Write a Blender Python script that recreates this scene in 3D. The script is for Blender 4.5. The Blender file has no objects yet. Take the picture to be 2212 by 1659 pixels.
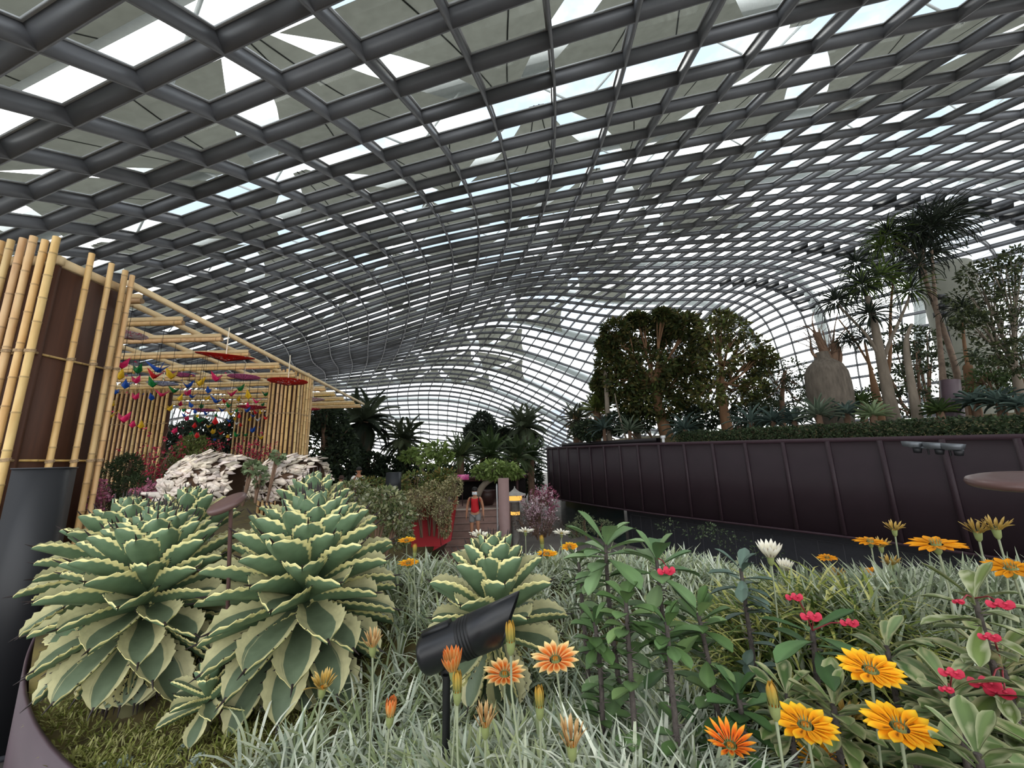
import bpy, math, random
import numpy as np
from math import sin, cos, pi, sqrt, radians as RAD
from mathutils import Vector, Matrix, Euler
rnd = random.Random(7)
nr = np.random.default_rng(11)
COL = bpy.context.scene.collection
EZ = 3.4                      # eye height above the lower hall floor
W, H, FPX = 2212., 1659., 831.
CX, CY = W/2, H/2
_up = np.array([-116., 4099.5, -831.]); _up /= np.linalg.norm(_up)
_fy = np.array([0, 0, -1.]) - _up*(-_up[2]); _fy /= np.linalg.norm(_fy)
RC = np.stack([np.cross(_fy, _up), _fy, _up])
EYE = np.array([0, 0, EZ])
def ray(x, y): return RC @ np.array([x-CX, CY-y, -FPX])
def at(x, y, Y):
    """point of the place seen at photo position x,y and standing Y metres ahead"""
    d = ray(x, y); return EYE + d*(Y/d[1])
def at_z(x, y, z):
    d = ray(x, y); return EYE + d*((z-EZ)/d[2])
def horizon(x):
    return CY + (-(-116.)*0 + 831.0*831.0/4099.5) - 0.0283*(x-CX)
# ------------------------------------------------------------------ camera
cam = bpy.data.cameras.new('camera'); cam.sensor_fit = 'HORIZONTAL'; cam.sensor_width = 36.; cam.lens = FPX*36./W
cam.clip_start = .02; cam.clip_end = 2000
co = bpy.data.objects.new('camera', cam); COL.objects.link(co)
M4 = Matrix.Identity(4)
for i in range(3):
    for j in range(3): M4[i][j] = RC[i][j]
    M4[i][3] = EYE[i]
co.matrix_world = M4
sc = bpy.context.scene; sc.camera = co
sc.view_settings.view_transform = 'Standard'; sc.view_settings.look = 'None'; sc.view_settings.exposure = 0.58; sc.view_settings.gamma = 1.0
sc.cycles.max_bounces = 7; sc.cycles.diffuse_bounces = 4; sc.cycles.transparent_max_bounces = 24; sc.cycles.glossy_bounces = 2
# ------------------------------------------------------------------ materials
def srgb(h):
    h = h.lstrip('#'); c = [int(h[i:i+2], 16)/255 for i in (0, 2, 4)]
    return tuple((v/12.92 if v <= .04045 else ((v+.055)/1.055)**2.4) for v in c)
MATS = {}
class NT:
    def __init__(s, m): s.t = m.node_tree; s.t.nodes.clear()
    def n(s, typ, **kw):
        nd = s.t.nodes.new(typ)
        for k, v in kw.items():
            if k.startswith('i_'): nd.inputs[int(k[2:]) if k[2:].isdigit() else k[2:].replace('_', ' ')].default_value = v
            else: setattr(nd, k, v)
        return nd
    def l(s, a, b): s.t.links.new(a, b)
def mat(name, col, rough=.6, var=.15, scale=8., metal=0., bump=0., vc=None, spec=.4, trans=0., col2=None, stretch=None):
    """principled surface; colour breaks up with noise; vc='mul' multiplies by the mesh colour attribute, 'use' takes it"""
    if name in MATS: return MATS[name]
    m = bpy.data.materials.new(name); m.use_nodes = True; t = NT(m)
    out = t.n('ShaderNodeOutputMaterial'); p = t.n('ShaderNodeBsdfPrincipled')
    p.inputs['Roughness'].default_value = rough; p.inputs['Metallic'].default_value = metal
    p.inputs['Specular IOR Level'].default_value = spec
    c = srgb(col) if isinstance(col, str) else col
    tc = t.n('ShaderNodeTexCoord'); src = tc.outputs['Object']
    if stretch:
        mp = t.n('ShaderNodeMapping'); mp.inputs['Scale'].default_value = stretch; t.l(src, mp.inputs[0]); src = mp.outputs[0]
    nz = t.n('ShaderNodeTexNoise'); nz.inputs['Scale'].default_value = scale; nz.inputs['Detail'].default_value = 6; t.l(src, nz.inputs['Vector'])
    rmp = t.n('ShaderNodeValToRGB'); rmp.color_ramp.elements[0].position = .3; rmp.color_ramp.elements[1].position = .7
    c2 = (srgb(col2) if isinstance(col2, str) else col2) if col2 else tuple(min(1, v*(1+var)) for v in c)
    c1 = c if col2 else tuple(v*(1-var) for v in c)
    rmp.color_ramp.elements[0].color = (*c1, 1); rmp.color_ramp.elements[1].color = (*c2, 1)
    t.l(nz.outputs['Fac'], rmp.inputs[0]); cs = rmp.outputs[0]
    if vc:
        at_ = t.n('ShaderNodeAttribute', attribute_name='Col')
        if vc == 'use': cs = at_.outputs['Color']
        else:
            mx = t.n('ShaderNodeMix', data_type='RGBA', blend_type='MULTIPLY'); mx.inputs[0].default_value = 1
            t.l(cs, mx.inputs[6]); t.l(at_.outputs['Color'], mx.inputs[7]); cs = mx.outputs[2]
    t.l(cs, p.inputs['Base Color'])
    if bump:
        b = t.n('ShaderNodeBump'); b.inputs['Strength'].default_value = bump; b.inputs['Distance'].default_value = .02
        t.l(nz.outputs['Fac'], b.inputs['Height']); t.l(b.outputs[0], p.inputs['Normal'])
    if trans:
        tr = t.n('ShaderNodeBsdfTranslucent'); t.l(cs, tr.inputs[0]); ms = t.n('ShaderNodeMixShader'); ms.inputs[0].default_value = trans
        t.l(p.outputs[0], ms.inputs[1]); t.l(tr.outputs[0], ms.inputs[2]); t.l(ms.outputs[0], out.inputs[0])
    else: t.l(p.outputs[0], out.inputs[0])
    MATS[name] = m; return m
# ------------------------------------------------------------------ mesh builder
class MB:
    def __init__(s): s.v = []; s.q = []; s.t = []; s.qm = []; s.tm = []; s.c = []; s.n = 0; s.hasc = False; s.edges = []
    def add(s, v, quads=None, tris=None, mi=0, col=None):
        v = np.asarray(v, float).reshape(-1, 3); k = len(v)
        s.v.append(v)
        if col is None: s.c.append(np.ones((k, 4)))
        else:
            c = np.ones((k, 4)); col = np.asarray(col, float); c[:, :3] = col[..., :3]; s.c.append(c); s.hasc = True
        if quads is not None and len(quads):
            q = np.asarray(quads, int).reshape(-1, 4)+s.n; s.q.append(q); s.qm.append(np.full(len(q), mi) if np.isscalar(mi) else np.asarray(mi))
        if tris is not None and len(tris):
            q = np.asarray(tris, int).reshape(-1, 3)+s.n; s.t.append(q); s.tm.append(np.full(len(q), mi) if np.isscalar(mi) else np.asarray(mi))
        s.n += k
    def grid(s, P, mi=0, col=None, close_u=False, close_v=False):
        P = np.asarray(P, float); a, b = P.shape[:2]; idx = np.arange(a*b).reshape(a, b)
        if close_u: idx = np.vstack([idx, idx[:1]])
        if close_v: idx = np.hstack([idx, idx[:, :1]])
        q = np.stack([idx[:-1, :-1], idx[1:, :-1], idx[1:, 1:], idx[:-1, 1:]], -1).reshape(-1, 4)
        s.add(P.reshape(-1, 3), quads=q, mi=mi, col=None if col is None else np.broadcast_to(col, (a*b, 3)) if np.ndim(col) == 1 else np.asarray(col).reshape(-1, 3))
    def tube(s, path, r, n=8, mi=0, col=None, caps=True):
        p = np.asarray(path, float); k = len(p); r = np.broadcast_to(np.asarray(r, float), (k,))
        tg = np.gradient(p, axis=0); tg /= np.linalg.norm(tg, axis=1)[:, None]+1e-12
        a = np.array([0, 0, 1.]) if abs(tg[0][2]) < .9 else np.array([1., 0, 0])
        ns = []
        x = np.cross(a, tg[0]); x /= np.linalg.norm(x)
        for i in range(k):
            x = x-tg[i]*(x@tg[i]); x /= np.linalg.norm(x)+1e-12; ns.append(x.copy())
        X = np.array(ns); Y = np.cross(tg, X); th = np.arange(n)*2*pi/n
        P = p[:, None]+r[:, None, None]*(np.cos(th)[None, :, None]*X[:, None]+np.sin(th)[None, :, None]*Y[:, None])
        s.grid(P, mi, col, close_v=True)
        if caps:
            for e, o in ((0, 1), (k-1, -1)):
                v = np.vstack([P[e], p[e][None]]); tr = [(j, (j+1) % n, n) if o < 0 else ((j+1) % n, j, n) for j in range(n)]
                s.add(v, tris=tr, mi=mi, col=col)
    def box(s, c, d, mi=0, rot=None, col=None, taper=1.):
        h = np.asarray(d, float)/2; v = np.array([[x, y, z] for z in (-1, 1) for y in (-1, 1) for x in (-1, 1)], float)
        v[v[:, 2] > 0, :2] *= taper; v = v*h
        if rot is not None: v = v @ np.asarray(rot).T
        s.add(v+np.asarray(c, float), quads=[(0, 2, 3, 1), (4, 5, 7, 6), (0, 1, 5, 4), (2, 6, 7, 3), (0, 4, 6, 2), (1, 3, 7, 5)], mi=mi, col=col)
    def beam(s, a, b, w, h, up=(0, 0, 1), mi=0, col=None):
        a = np.asarray(a, float); b = np.asarray(b, float); t = b-a; L = np.linalg.norm(t); t = t/L
        u = np.asarray(up, float); x = np.cross(t, u); x /= np.linalg.norm(x); u = np.cross(x, t)
        s.box((a+b)/2, (w, L, h), mi, np.stack([x, t, u], 1), col)
    def lathe(s, prof, n=24, c=(0, 0, 0), mi=0, col=None, sx=1., sy=1., rot=None):
        pr = np.asarray(prof, float); th = np.arange(n)*2*pi/n
        P = np.stack([pr[:, None, 0]*np.cos(th)*sx, pr[:, None, 0]*np.sin(th)*sy, np.broadcast_to(pr[:, None, 1], (len(pr), n))], -1)
        if rot is not None: P = P @ np.asarray(rot).T
        s.grid(P+np.asarray(c, float), mi, col, close_v=True)
    def build(s, name, mats, parent=None, loc=None, smooth=False, org=None):
        """vertices are world points unless org is None; the object sits at loc (or in its root's frame)"""
        v = np.vstack(s.v)
        if parent is not None:
            o0 = ROOT.get(parent.name, (0, 0, 0)) if org is None else org
        else: o0 = loc if loc is not None else (0, 0, 0)
        if org is not None: o0 = org
        v = v-np.asarray(o0, float)
        me = bpy.data.meshes.new(name); me.vertices.add(len(v)); me.vertices.foreach_set('co', v.ravel())
        q = np.vstack(s.q) if s.q else np.zeros((0, 4), int); t = np.vstack(s.t) if s.t else np.zeros((0, 3), int)
        lt = np.concatenate([np.full(len(q), 4), np.full(len(t), 3)]).astype(np.int32)
        li = np.concatenate([q.ravel(), t.ravel()]).astype(np.int32); ls = np.concatenate([[0], np.cumsum(lt)[:-1]]).astype(np.int32)
        me.loops.add(len(li)); me.loops.foreach_set('vertex_index', li); me.polygons.add(len(lt))
        me.polygons.foreach_set('loop_start', ls); me.polygons.foreach_set('loop_total', lt)
        mi = np.concatenate(s.qm+s.tm).astype(np.int32); me.polygons.foreach_set('material_index', mi)
        if smooth: me.polygons.foreach_set('use_smooth', np.ones(len(lt), bool))
        if s.hasc:
            a = me.color_attributes.new('Col', 'FLOAT_COLOR', 'POINT'); a.data.foreach_set('color', np.vstack(s.c).ravel())
        for m in (mats if isinstance(mats, (list, tuple)) else [mats]): me.materials.append(m)
        me.update(calc_edges=True); me.validate()
        o = bpy.data.objects.new(name, me); COL.objects.link(o)
        if parent is not None: o.parent = parent; ROOT[o.name] = tuple(o0)
        else:
            o.location = loc if loc is not None else (0, 0, 0); ROOT[o.name] = tuple(o.location)
        return o
ROOT = {}
def tag(o, label, cat, group=None, kind=None):
    o['label'] = label; o['category'] = cat
    if group: o['group'] = group
    if kind: o['kind'] = kind
    return o
def thing(name, label, cat, loc, group=None, kind=None):
    o = bpy.data.objects.new(name, None); COL.objects.link(o); o.location = tuple(loc); ROOT[o.name] = tuple(loc)
    o.empty_display_size = .05
    return tag(o, label, cat, group, kind)
def struct(o, label=None, cat=None):
    o['kind'] = 'structure'
    if label: o['label'] = label; o['category'] = cat
    return o
def dup(root, loc, rotz=0., scale=1., label=None, group=None):
    r = root.copy(); COL.objects.link(r); r.location = tuple(loc); r.rotation_euler = (0, 0, rotz); r.scale = (scale,)*3
    if label: r['label'] = label
    if group: r['group'] = group
    for ch in list(root.children):
        c = ch.copy(); COL.objects.link(c); c.parent = r
        for g in list(ch.children):
            d = g.copy(); COL.objects.link(d); d.parent = c
    ROOT[r.name] = tuple(loc)
    return r
def norm(v): v = np.asarray(v, float); return v/(np.linalg.norm(v)+1e-12)
def smooth01(x): x = np.clip(x, 0, 1); return x*x*(3-2*x)
# ------------------------------------------------------------------ sky
w = bpy.data.worlds.new('sky'); sc.world = w; w.use_nodes = True; t = NT(w)
out = t.n('ShaderNodeOutputWorld'); bg = t.n('ShaderNodeBackground'); tc = t.n('ShaderNodeTexCoord')
mp = t.n('ShaderNodeMapping'); mp.inputs['Scale'].default_value = (1., 1., 2.2); t.l(tc.outputs['Generated'], mp.inputs[0])
nz = t.n('ShaderNodeTexNoise'); nz.inputs['Scale'].default_value = 3.2; nz.inputs['Detail'].default_value = 9; nz.inputs['Roughness'].default_value = .58
t.l(mp.outputs[0], nz.inputs['Vector'])
rp = t.n('ShaderNodeValToRGB'); e = rp.color_ramp.elements
e[0].position = .40; e[0].color = (.60, .74, .95, 1); e[1].position = .56; e[1].color = (1.0, 1.0, 1.0, 1)
k = e.new(.48); k.color = (.82, .88, .95, 1)
t.l(nz.outputs['Fac'], rp.inputs[0])
# haze towards the horizon turns the sky to a white glare
sx = t.n('ShaderNodeSeparateXYZ'); t.l(tc.outputs['Generated'], sx.inputs[0])
hz = t.n('ShaderNodeMapRange'); hz.inputs[1].default_value = .05; hz.inputs[2].default_value = .5; hz.inputs[3].default_value = 1; hz.inputs[4].default_value = 0
t.l(sx.outputs['Z'], hz.inputs[0])
mx = t.n('ShaderNodeMix', data_type='RGBA'); t.l(hz.outputs[0], mx.inputs[0]); t.l(rp.outputs[0], mx.inputs[6]); mx.inputs[7].default_value = (1.0, 1.0, .98, 1)
t.l(mx.outputs[2], bg.inputs[0])
# cloud cores are brighter than the blue gaps
st = t.n('ShaderNodeMapRange'); st.inputs[1].default_value = .44; st.inputs[2].default_value = .60; st.inputs[3].default_value = 1.05; st.inputs[4].default_value = 2.6
t.l(nz.outputs['Fac'], st.inputs[0]); ma = t.n('ShaderNodeMath', operation='MAXIMUM'); t.l(st.outputs[0], ma.inputs[0])
h2 = t.n('ShaderNodeMath', operation='MULTIPLY'); t.l(hz.outputs[0], h2.inputs[0]); h2.inputs[1].default_value = 1.9; t.l(h2.outputs[0], ma.inputs[1])
t.l(ma.outputs[0], bg.inputs[1]); t.l(bg.outputs[0], out.inputs[0])
sun = bpy.data.lights.new('sun', 'SUN'); sun.energy = 1.6; sun.angle = RAD(25); sun.color = (1, .97, .92)
so = bpy.data.objects.new('sun', sun); COL.objects.link(so)
so.rotation_euler = Vector(tuple(ray(985, 190))).to_track_quat('Z', 'Y').to_euler()
# ------------------------------------------------------------------ glass dome
A0, B0, HS, NU, NV = -6, -18, 8., 11, 10
DC = np.array([-4983,-1287,-1823,-5058,-2760,-2034,-3301,-1243,-821,-2193,-3115,-1062,268,-2104,-307,2350,-3332,-236,5002,-3516,-4,6926,-1717,-147,
9626,-1762,-451,6425,-2111,-257,-7178,-1320,-1755,-5163,-457,-813,-3108,-326,-456,-1564,104,357,73,-1189,74,2345,-1391,982,
4647,-1246,674,6937,-836,457,8383,982,100,11398,381,-152,-6923,1427,-369,-5213,756,-238,-3178,1668,716,-1251,927,932,
579,630,1254,2864,274,1412,4934,-7,1353,6504,1466,1154,8364,1914,658,9008,5316,9,-7645,2175,-178,-5124,2797,650,
-3465,2743,1026,-1192,2435,1590,887,2404,1961,2700,2286,2130,4190,2169,1985,6594,2122,1896,6606,5592,571,10320,1988,674,
-7293,4640,491,-5686,4140,904,-3342,4628,1221,-1327,4091,2044,635,4222,2318,2590,4103,2426,3462,3637,2064,5745,5300,2437,
6313,5862,294,7933,8732,991,-8760,5330,727,-6155,6022,1177,-4526,5701,1298,-1971,6056,1837,233,5919,2879,1320,5900,2212,
3427,6014,2699,4056,6661,2278,5112,8574,504,7272,7075,698,-8899,7410,1334,-6976,7366,1526,-4811,7628,1797,-2597,7643,2108,
-706,7673,2229,1001,7279,1493,2418,7397,409,4305,8702,956,6106,9219,514,7722,11164,75,-9598,8862,1658,-7634,9134,1667,
-5530,9241,1793,-3819,9214,1647,-1550,9174,2005,326,9132,1050,2180,9339,-40,4179,9827,-241,6019,10843,-703,8154,10706,-478,
-10094,10683,1575,-8033,10868,1400,-6025,10996,1292,-3832,10956,1070,-1834,10873,992,167,10861,615,1940,11091,-392,3842,11677,-1115,
5779,12024,-1460,7754,13113,-2482,-10553,12885,967,-8291,12634,927,-6178,12714,654,-4276,12588,323,-2251,12306,-296,-274,12485,-368,
1639,12903,-962,3424,13202,-1602,5404,14010,-2403,7383,13612,-1901,-6409,7463,-19,-8896,14929,245,-6598,14351,218,-4119,14305,-609,
-2368,13985,-586,-350,14099,-931,1151,14422,-1285,3244,15429,-2649,4860,15033,-2036,2968,8427,915], float).reshape(-1, 3)/100.
def bas(tt):
    i = np.floor(tt).astype(int); x = tt-i
    return i, np.stack([(1-x)**3/6, (3*x**3-6*x**2+4)/6, (-3*x**3+3*x**2+3*x+1)/6, x**3/6], -1), np.stack([-(1-x)**2/2, (3*x**2-4*x)/2, (-3*x**2+2*x+1)/2, x**2/2], -1)
def dome(a, b):
    """inner face of the shell at grid coordinates a (cross arches) and b (long ribs); returns point and outward normal"""
    a = np.asarray(a, float); b = np.asarray(b, float); a, b = np.broadcast_arrays(a, b)
    u = np.clip((a-A0)/HS, 0, NU-3-1e-6); v = np.clip((np.clip(b, -14, 35)-B0)/HS, 0, NV-3-1e-6)
    iu, wu, du = bas(u); iv, wv, dv = bas(v); P = 0; PU = 0; PV = 0
    for p in range(4):
        for q in range(4):
            c = DC[(iu+p)*NV+iv+q]
            P = P+(wu[..., p]*wv[..., q])[..., None]*c; PU = PU+(du[..., p]*wv[..., q])[..., None]*c; PV = PV+(wu[..., p]*dv[..., q])[..., None]*c
    n = np.cross(PV, PU); n /= np.linalg.norm(n, axis=-1)[..., None]
    lo = np.minimum(b-(-14), 0); hi = np.maximum(b-35, 0)          # the feet of the shell run on down to the ground
    k = hi-lo; down = np.array([0, 0, -1.]); tv = PV/np.linalg.norm(PV, axis=-1)[..., None]*np.where(hi > 0, 1., -1.)[..., None]
    f1 = np.clip(k/7., 0, 1)
    return P+EYE+(k*2.5)[..., None]*(tv*(.55*(1-f1))[..., None]+down*(.55+.4*f1)[..., None]), n
# normals must point out of the hall
_p, _n = dome(np.array(6.), np.array(4.)); NS = 1. if _n[2] > 0 else -1.
gray = mat('dome_steel', '#636468', rough=.42, var=.06, scale=2.)
edge = mat('glazing_bar_highlight', '#a9abad', rough=.3, var=.05)  # lighter grey puts the white highlight along the frame edge into colour
DA0, DA1, DB0, DB1 = -3, 56, -21, 43
dome_root = thing('ceiling', 'arched glass roof on a grey steel grid over the garden', 'roof', (0, 0, 0), kind='structure')
def ribbon(path, nrm, w, d, mb, mi=0, off=0.):
    p = path+nrm*off; tg = np.gradient(p, axis=0); tg /= np.linalg.norm(tg, axis=1)[:, None]
    x = np.cross(tg, nrm); x /= np.linalg.norm(x, axis=1)[:, None]
    P = np.stack([p-x*w/2, p+x*w/2, p+x*w/2+nrm*d, p-x*w/2+nrm*d], 1); mb.grid(P, mi, close_v=True)
BD = .50
def dome_line(path, nrm, name):
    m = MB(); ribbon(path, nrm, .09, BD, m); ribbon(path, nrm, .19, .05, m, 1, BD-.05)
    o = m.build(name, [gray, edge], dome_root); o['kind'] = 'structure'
for a in range(DA0, DA1+1):
    b = np.arange(DB0, DB1+.01, .5); p, n = dome(np.full_like(b, a), b); n = n*NS
    m = p[:, 2] > .0
    if m.sum() > 3:
        idx = np.where(m)[0]; p = p[idx[0]:idx[-1]+1]; n = n[idx[0]:idx[-1]+1]; dome_line(p, n, 'cross_arch')
for b in range(DB0, DB1+1):
    a = np.arange(DA0, DA1+.01, .5); p, n = dome(a, np.full_like(a, b)); n = n*NS
    idx = np.where(p[:, 2] > .0)[0]
    if len(idx) > 3: p = p[idx[0]:idx[-1]+1]; n = n[idx[0]:idx[-1]+1]; dome_line(p, n, 'long_rib')
gm = bpy.data.materials.new('roof_glass'); gm.use_nodes = True; t = NT(gm)
o_ = t.n('ShaderNodeOutputMaterial'); tr = t.n('ShaderNodeBsdfTransparent'); tr.inputs[0].default_value = (.90, .925, .92, 1)
gl = t.n('ShaderNodeBsdfGlossy'); gl.inputs['Roughness'].default_value = .05; gl.inputs[0].default_value = (.9, .95, .93, 1)
lw = t.n('ShaderNodeLayerWeight'); lw.inputs[0].default_value = .22; ms = t.n('ShaderNodeMixShader')
mu = t.n('ShaderNodeMath', operation='MULTIPLY'); t.l(lw.outputs['Fresnel'], mu.inputs[0]); mu.inputs[1].default_value = .5
t.l(mu.outputs[0], ms.inputs[0]); t.l(tr.outputs[0], ms.inputs[1]); t.l(gl.outputs[0], ms.inputs[2]); t.l(ms.outputs[0], o_.inputs[0])
m = MB(); aa, bb = np.meshgrid(np.arange(DA0, DA1+1), np.arange(DB0, DB1+1), indexing='ij'); p, n = dome(aa, bb); p = p+n*NS*(BD+.01)
keep = (np.minimum.reduce([p[:-1, :-1, 2], p[1:, :-1, 2], p[:-1, 1:, 2], p[1:, 1:, 2]]) > .0)
ii = np.arange(aa.size).reshape(aa.shape); q = np.stack([ii[:-1, :-1], ii[1:, :-1], ii[1:, 1:], ii[:-1, 1:]], -1)[keep]
m.add(p.reshape(-1, 3), quads=q); g = m.build('glazing', gm, dome_root); g['kind'] = 'structure'
# dark vent flaps hung open under every fourth arch on the far side
vent = mat('vent_flap', '#17181a', rough=.4)
for a, b0, b1 in ((13, 17, 25), (17, 18, 27), (21, 18, 28), (25, 17, 28), (29, 15, 24), (33, 13, 22)):
    m = MB()
    for b in range(b0, b1):
        c, n = dome(np.array([a+.12, a+.12, a+.88, a+.88]), np.array([b+.93, b+.93, b+.93, b+.93])); n = n*NS
        c[1] += -n[1]*.5; c[2] += -n[2]*.5
        m.add(np.vstack([c, c+np.array([.05, 0, 0])]), quads=[(0, 1, 2, 3), (7, 6, 5, 4), (0, 4, 5, 1), (1, 5, 6, 2), (2, 6, 7, 3), (3, 7, 4, 0)])
    o = m.build('vent_flap', vent, dome_root); o['kind'] = 'structure'
cab = mat('bracing_cable', '#8d9094', rough=.4); m = MB()
for a in range(14, 33):
    for b in range(27, 39):
        c, n = dome(np.array([a, a+1., a+1., a]), np.array([b, b+1., b, b+1.])); n = n*NS; c = c-n*.35
        if c[:, 2].min() > .3: m.tube(c[:2], .016, 4, caps=False); m.tube(c[2:], .016, 4, caps=False)
o = m.build('cable_bracing', cab, dome_root); o['kind'] = 'structure'
# big steel arches outside the shell and the shade sails rolled out between them
white_steel = mat('arch_steel', '#c9cdcc', rough=.5, var=.05)
OFF = 2.3
for k in range(14):
    a = 4*k-3+.45
    b = np.arange(DB0, DB1+.01, .5); p, n = dome(np.full_like(b, a), b); n = n*NS
    idx = np.where(p[:, 2] > .2)[0]; p = p[idx[0]:idx[-1]+1]; n = n[idx[0]:idx[-1]+1]
    m = MB(); ribbon(p, n, 1.15, .9, m, 0, OFF)
    for i in range(2, len(p)-2, 6):
        for s in (-1, 1): m.tube([p[i]+n[i]*(BD+.02), p[i+s*2]+n[i+s*2]*(OFF+.05)], .05, 6)
    o = m.build('outer_arch', white_steel, None)
    struct(o, 'white steel arch outside the glass roof, number %d counted from the nearest' % (k+1), 'roof arch'); o['group'] = 'steel arches above the roof'
def sail_mat(name, c):
    m = bpy.data.materials.new(name); m.use_nodes = True; t = NT(m); o_ = t.n('ShaderNodeOutputMaterial')
    tr = t.n('ShaderNodeBsdfTranslucent'); df = t.n('ShaderNodeBsdfDiffuse'); ms = t.n('ShaderNodeMixShader'); ms.inputs[0].default_value = .6
    tc = t.n('ShaderNodeTexCoord'); nz = t.n('ShaderNodeTexNoise'); nz.inputs['Scale'].default_value = 2.5; t.l(tc.outputs['Object'], nz.inputs[0])
    rp = t.n('ShaderNodeValToRGB'); rp.color_ramp.elements[0].color = tuple(v*.8 for v in c)+(1,); rp.color_ramp.elements[1].color = tuple(v*1.2 for v in c)+(1,)
    t.l(nz.outputs[0], rp.inputs[0]); t.l(rp.outputs[0], tr.inputs[0]); t.l(rp.outputs[0], df.inputs[0])
    t.l(df.outputs[0], ms.inputs[1]); t.l(tr.outputs[0], ms.inputs[2]); t.l(ms.outputs[0], o_.inputs[0]); return m
SAIL = sail_mat('shade_cloth', (.135, .135, .112)); seam = mat('sail_seam', '#3b3b38', rough=.8)
def sail(a0, a1, bl, br, bt, lift=0.):
    """a tapering strip of cloth from a wide edge on arch a0 (bl..br) to a narrow tip bt on arch a1"""
    n = 9; u = np.linspace(0, 1, n); m = MB(); tip = .04*(br-bl)
    s = np.linspace(-1, 1, 7); mid = (bl+br)/2; half = (br-bl)/2
    U, S = np.meshgrid(u, s, indexing='ij')
    hw = half*(1-U)+tip*U; hw = hw-.12*half*np.sin(pi*U)
    B = (mid*(1-U)+bt*U)+S*hw; A = a0+(a1-a0)*U
    p, nn = dome(A, B); nn = nn*NS; P = p+nn*(1.2+lift-.25*np.sin(pi*U)*(1-S*S))[..., None]
    m.grid(P)
    for j in (2, 4):
        ribbon(P[:, j], nn[:, j], .05, .02, m, 1)
    return m.build('shade_sail', [SAIL, seam], None)
si = 0
rowname = ['first', 'second', 'third', 'fourth', 'fifth', 'sixth', 'seventh', 'eighth', 'ninth', 'tenth', 'eleventh', 'twelfth']
for k in range(11):
    a0, a1 = 4*k-3+.9, 4*k-3+4.1
    bmax = 9.0 if k < 4 else 10.5 if k < 7 else 6.5
    b = -14.5 + (k % 2)*1.7; j = 0
    while b < bmax:
        bl, br = b, b+3.9
        for up_ in (0, 1):
            if up_ == 0: o = sail(a0, a1, bl, br, (bl+br)/2+.1)
            else:
                c = br+.38; o = sail(a1, a0, c-1.7, c+1.7, c, .3)
            j += 1
            tag(o, 'grey shade sail over the %s bay of the roof, number %d from its left end' % (rowname[k], j), 'shade sail', 'shade sails above the glass roof')
        b += 4.66
# ------------------------------------------------------------------ ground, planter bed, terrace and the plum wall
def soil_rel(x, y):
    x = np.asarray(x, float); y = np.asarray(y, float)
    s = -.88+.36*smooth01((x-.1)/.95)*smooth01((y-.72)/.5)*(1-smooth01((y-1.25)/.95))+.20*smooth01((x+.45)/.45)*smooth01((1.45-y)/.6)*smooth01((.75-x)/.5)+.22*smooth01((y-1.5)/.6)*(1-smooth01((x-.9)/.7))-1.3*smooth01((y-2.35)/1.0)
    return s
def soil(x, y): return soil_rel(x, y)+EZ
floor_m = mat('hall_paving', '#6a6560', rough=.8, scale=.7, var=.2)
m = MB(); m.box((0, 45, -.1), (150, 150, .2)); struct(m.build('floor', floor_m), 'grey paved floor of the lower hall', 'floor')
m = MB(); m.box((-4.2, .6, EZ-1.6-.15), (6.6, 5.0, .3)); m.box((1.8, -1.3, EZ-1.6-.15), (5.4, 2.2, .3)); struct(m.build('floor_terrace', floor_m), 'paved upper terrace in front of the planter', 'floor')
# planter outline: rim traced on the ground, running from the back left round to the front
rim_px = [(215, 1288), (150, 1308), (105, 1336), (70, 1385), (45, 1450), (40, 1515), (60, 1585), (112, 1665), (230, 1760)]
rimz = EZ-.84
rim = np.array([at_z(px, py, rimz) for px, py in rim_px])
# smooth the polyline
def resample(p, n):
    p = np.asarray(p, float); d = np.r_[0, np.cumsum(np.linalg.norm(np.diff(p, axis=0), axis=1))]; t_ = np.linspace(0, d[-1], n)
    q = np.stack([np.interp(t_, d, p[:, i]) for i in range(p.shape[1])], 1)
    for _ in range(3): q[1:-1] = (q[:-2]+2*q[1:-1]+q[2:])/4
    return q
rimc = resample(np.vstack([[(-2.3, 3.6, rimz)], [(-2.5, 3.0, rimz)], rim, [(-.15, .28, rimz), (.6, .2, rimz), (2.6, .25, rimz), (4.2, .9, rimz)]]), 90)
plum_steel = mat('plum_painted_steel', '#4a3a42', rough=.42, var=.12, scale=5)
m = MB(); tg = np.gradient(rimc, axis=0); tg /= np.linalg.norm(tg, axis=1)[:, None]; nx = np.stack([-tg[:, 1], tg[:, 0], 0*tg[:, 0]], 1)
P = np.stack([rimc+nx*.0+[0, 0, -.78], rimc+[0, 0, .03], rimc+nx*.012+[0, 0, .03], rimc+nx*.012+[0, 0, -.78]], 1)
m.grid(P, close_v=True)
planter = m.build('planter_edging', plum_steel, smooth=False); tag(planter, 'curved plum steel edge holding the soil beside the dark post', 'planter')
moss = mat('bed_soil', '#4a4030', rough=.95, scale=9, col2='#6d6234', bump=.6)
L_ = rimc[:52]; L_ = L_[np.argsort(L_[:, 1])]
def rim_x(y): return np.interp(y, L_[:, 1], L_[:, 0])
gy = np.linspace(.45, 4.0, 70); gu = np.linspace(0, 1, 90)
gy, gu = np.meshgrid(gy, gu, indexing='xy'); x0 = rim_x(gy)+.03; gx = x0+(4.4-x0)*gu
gz = soil(gx, gy)+.012*np.sin(gx*23+gy*9)*np.sin(gy*31-gx*7)
m = MB(); m.grid(np.stack([gx, gy, gz], -1))
bed = m.build('ground_bed', moss, smooth=True); struct(bed, 'mossy brown soil of the planter bed under the agaves', 'soil')
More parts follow.
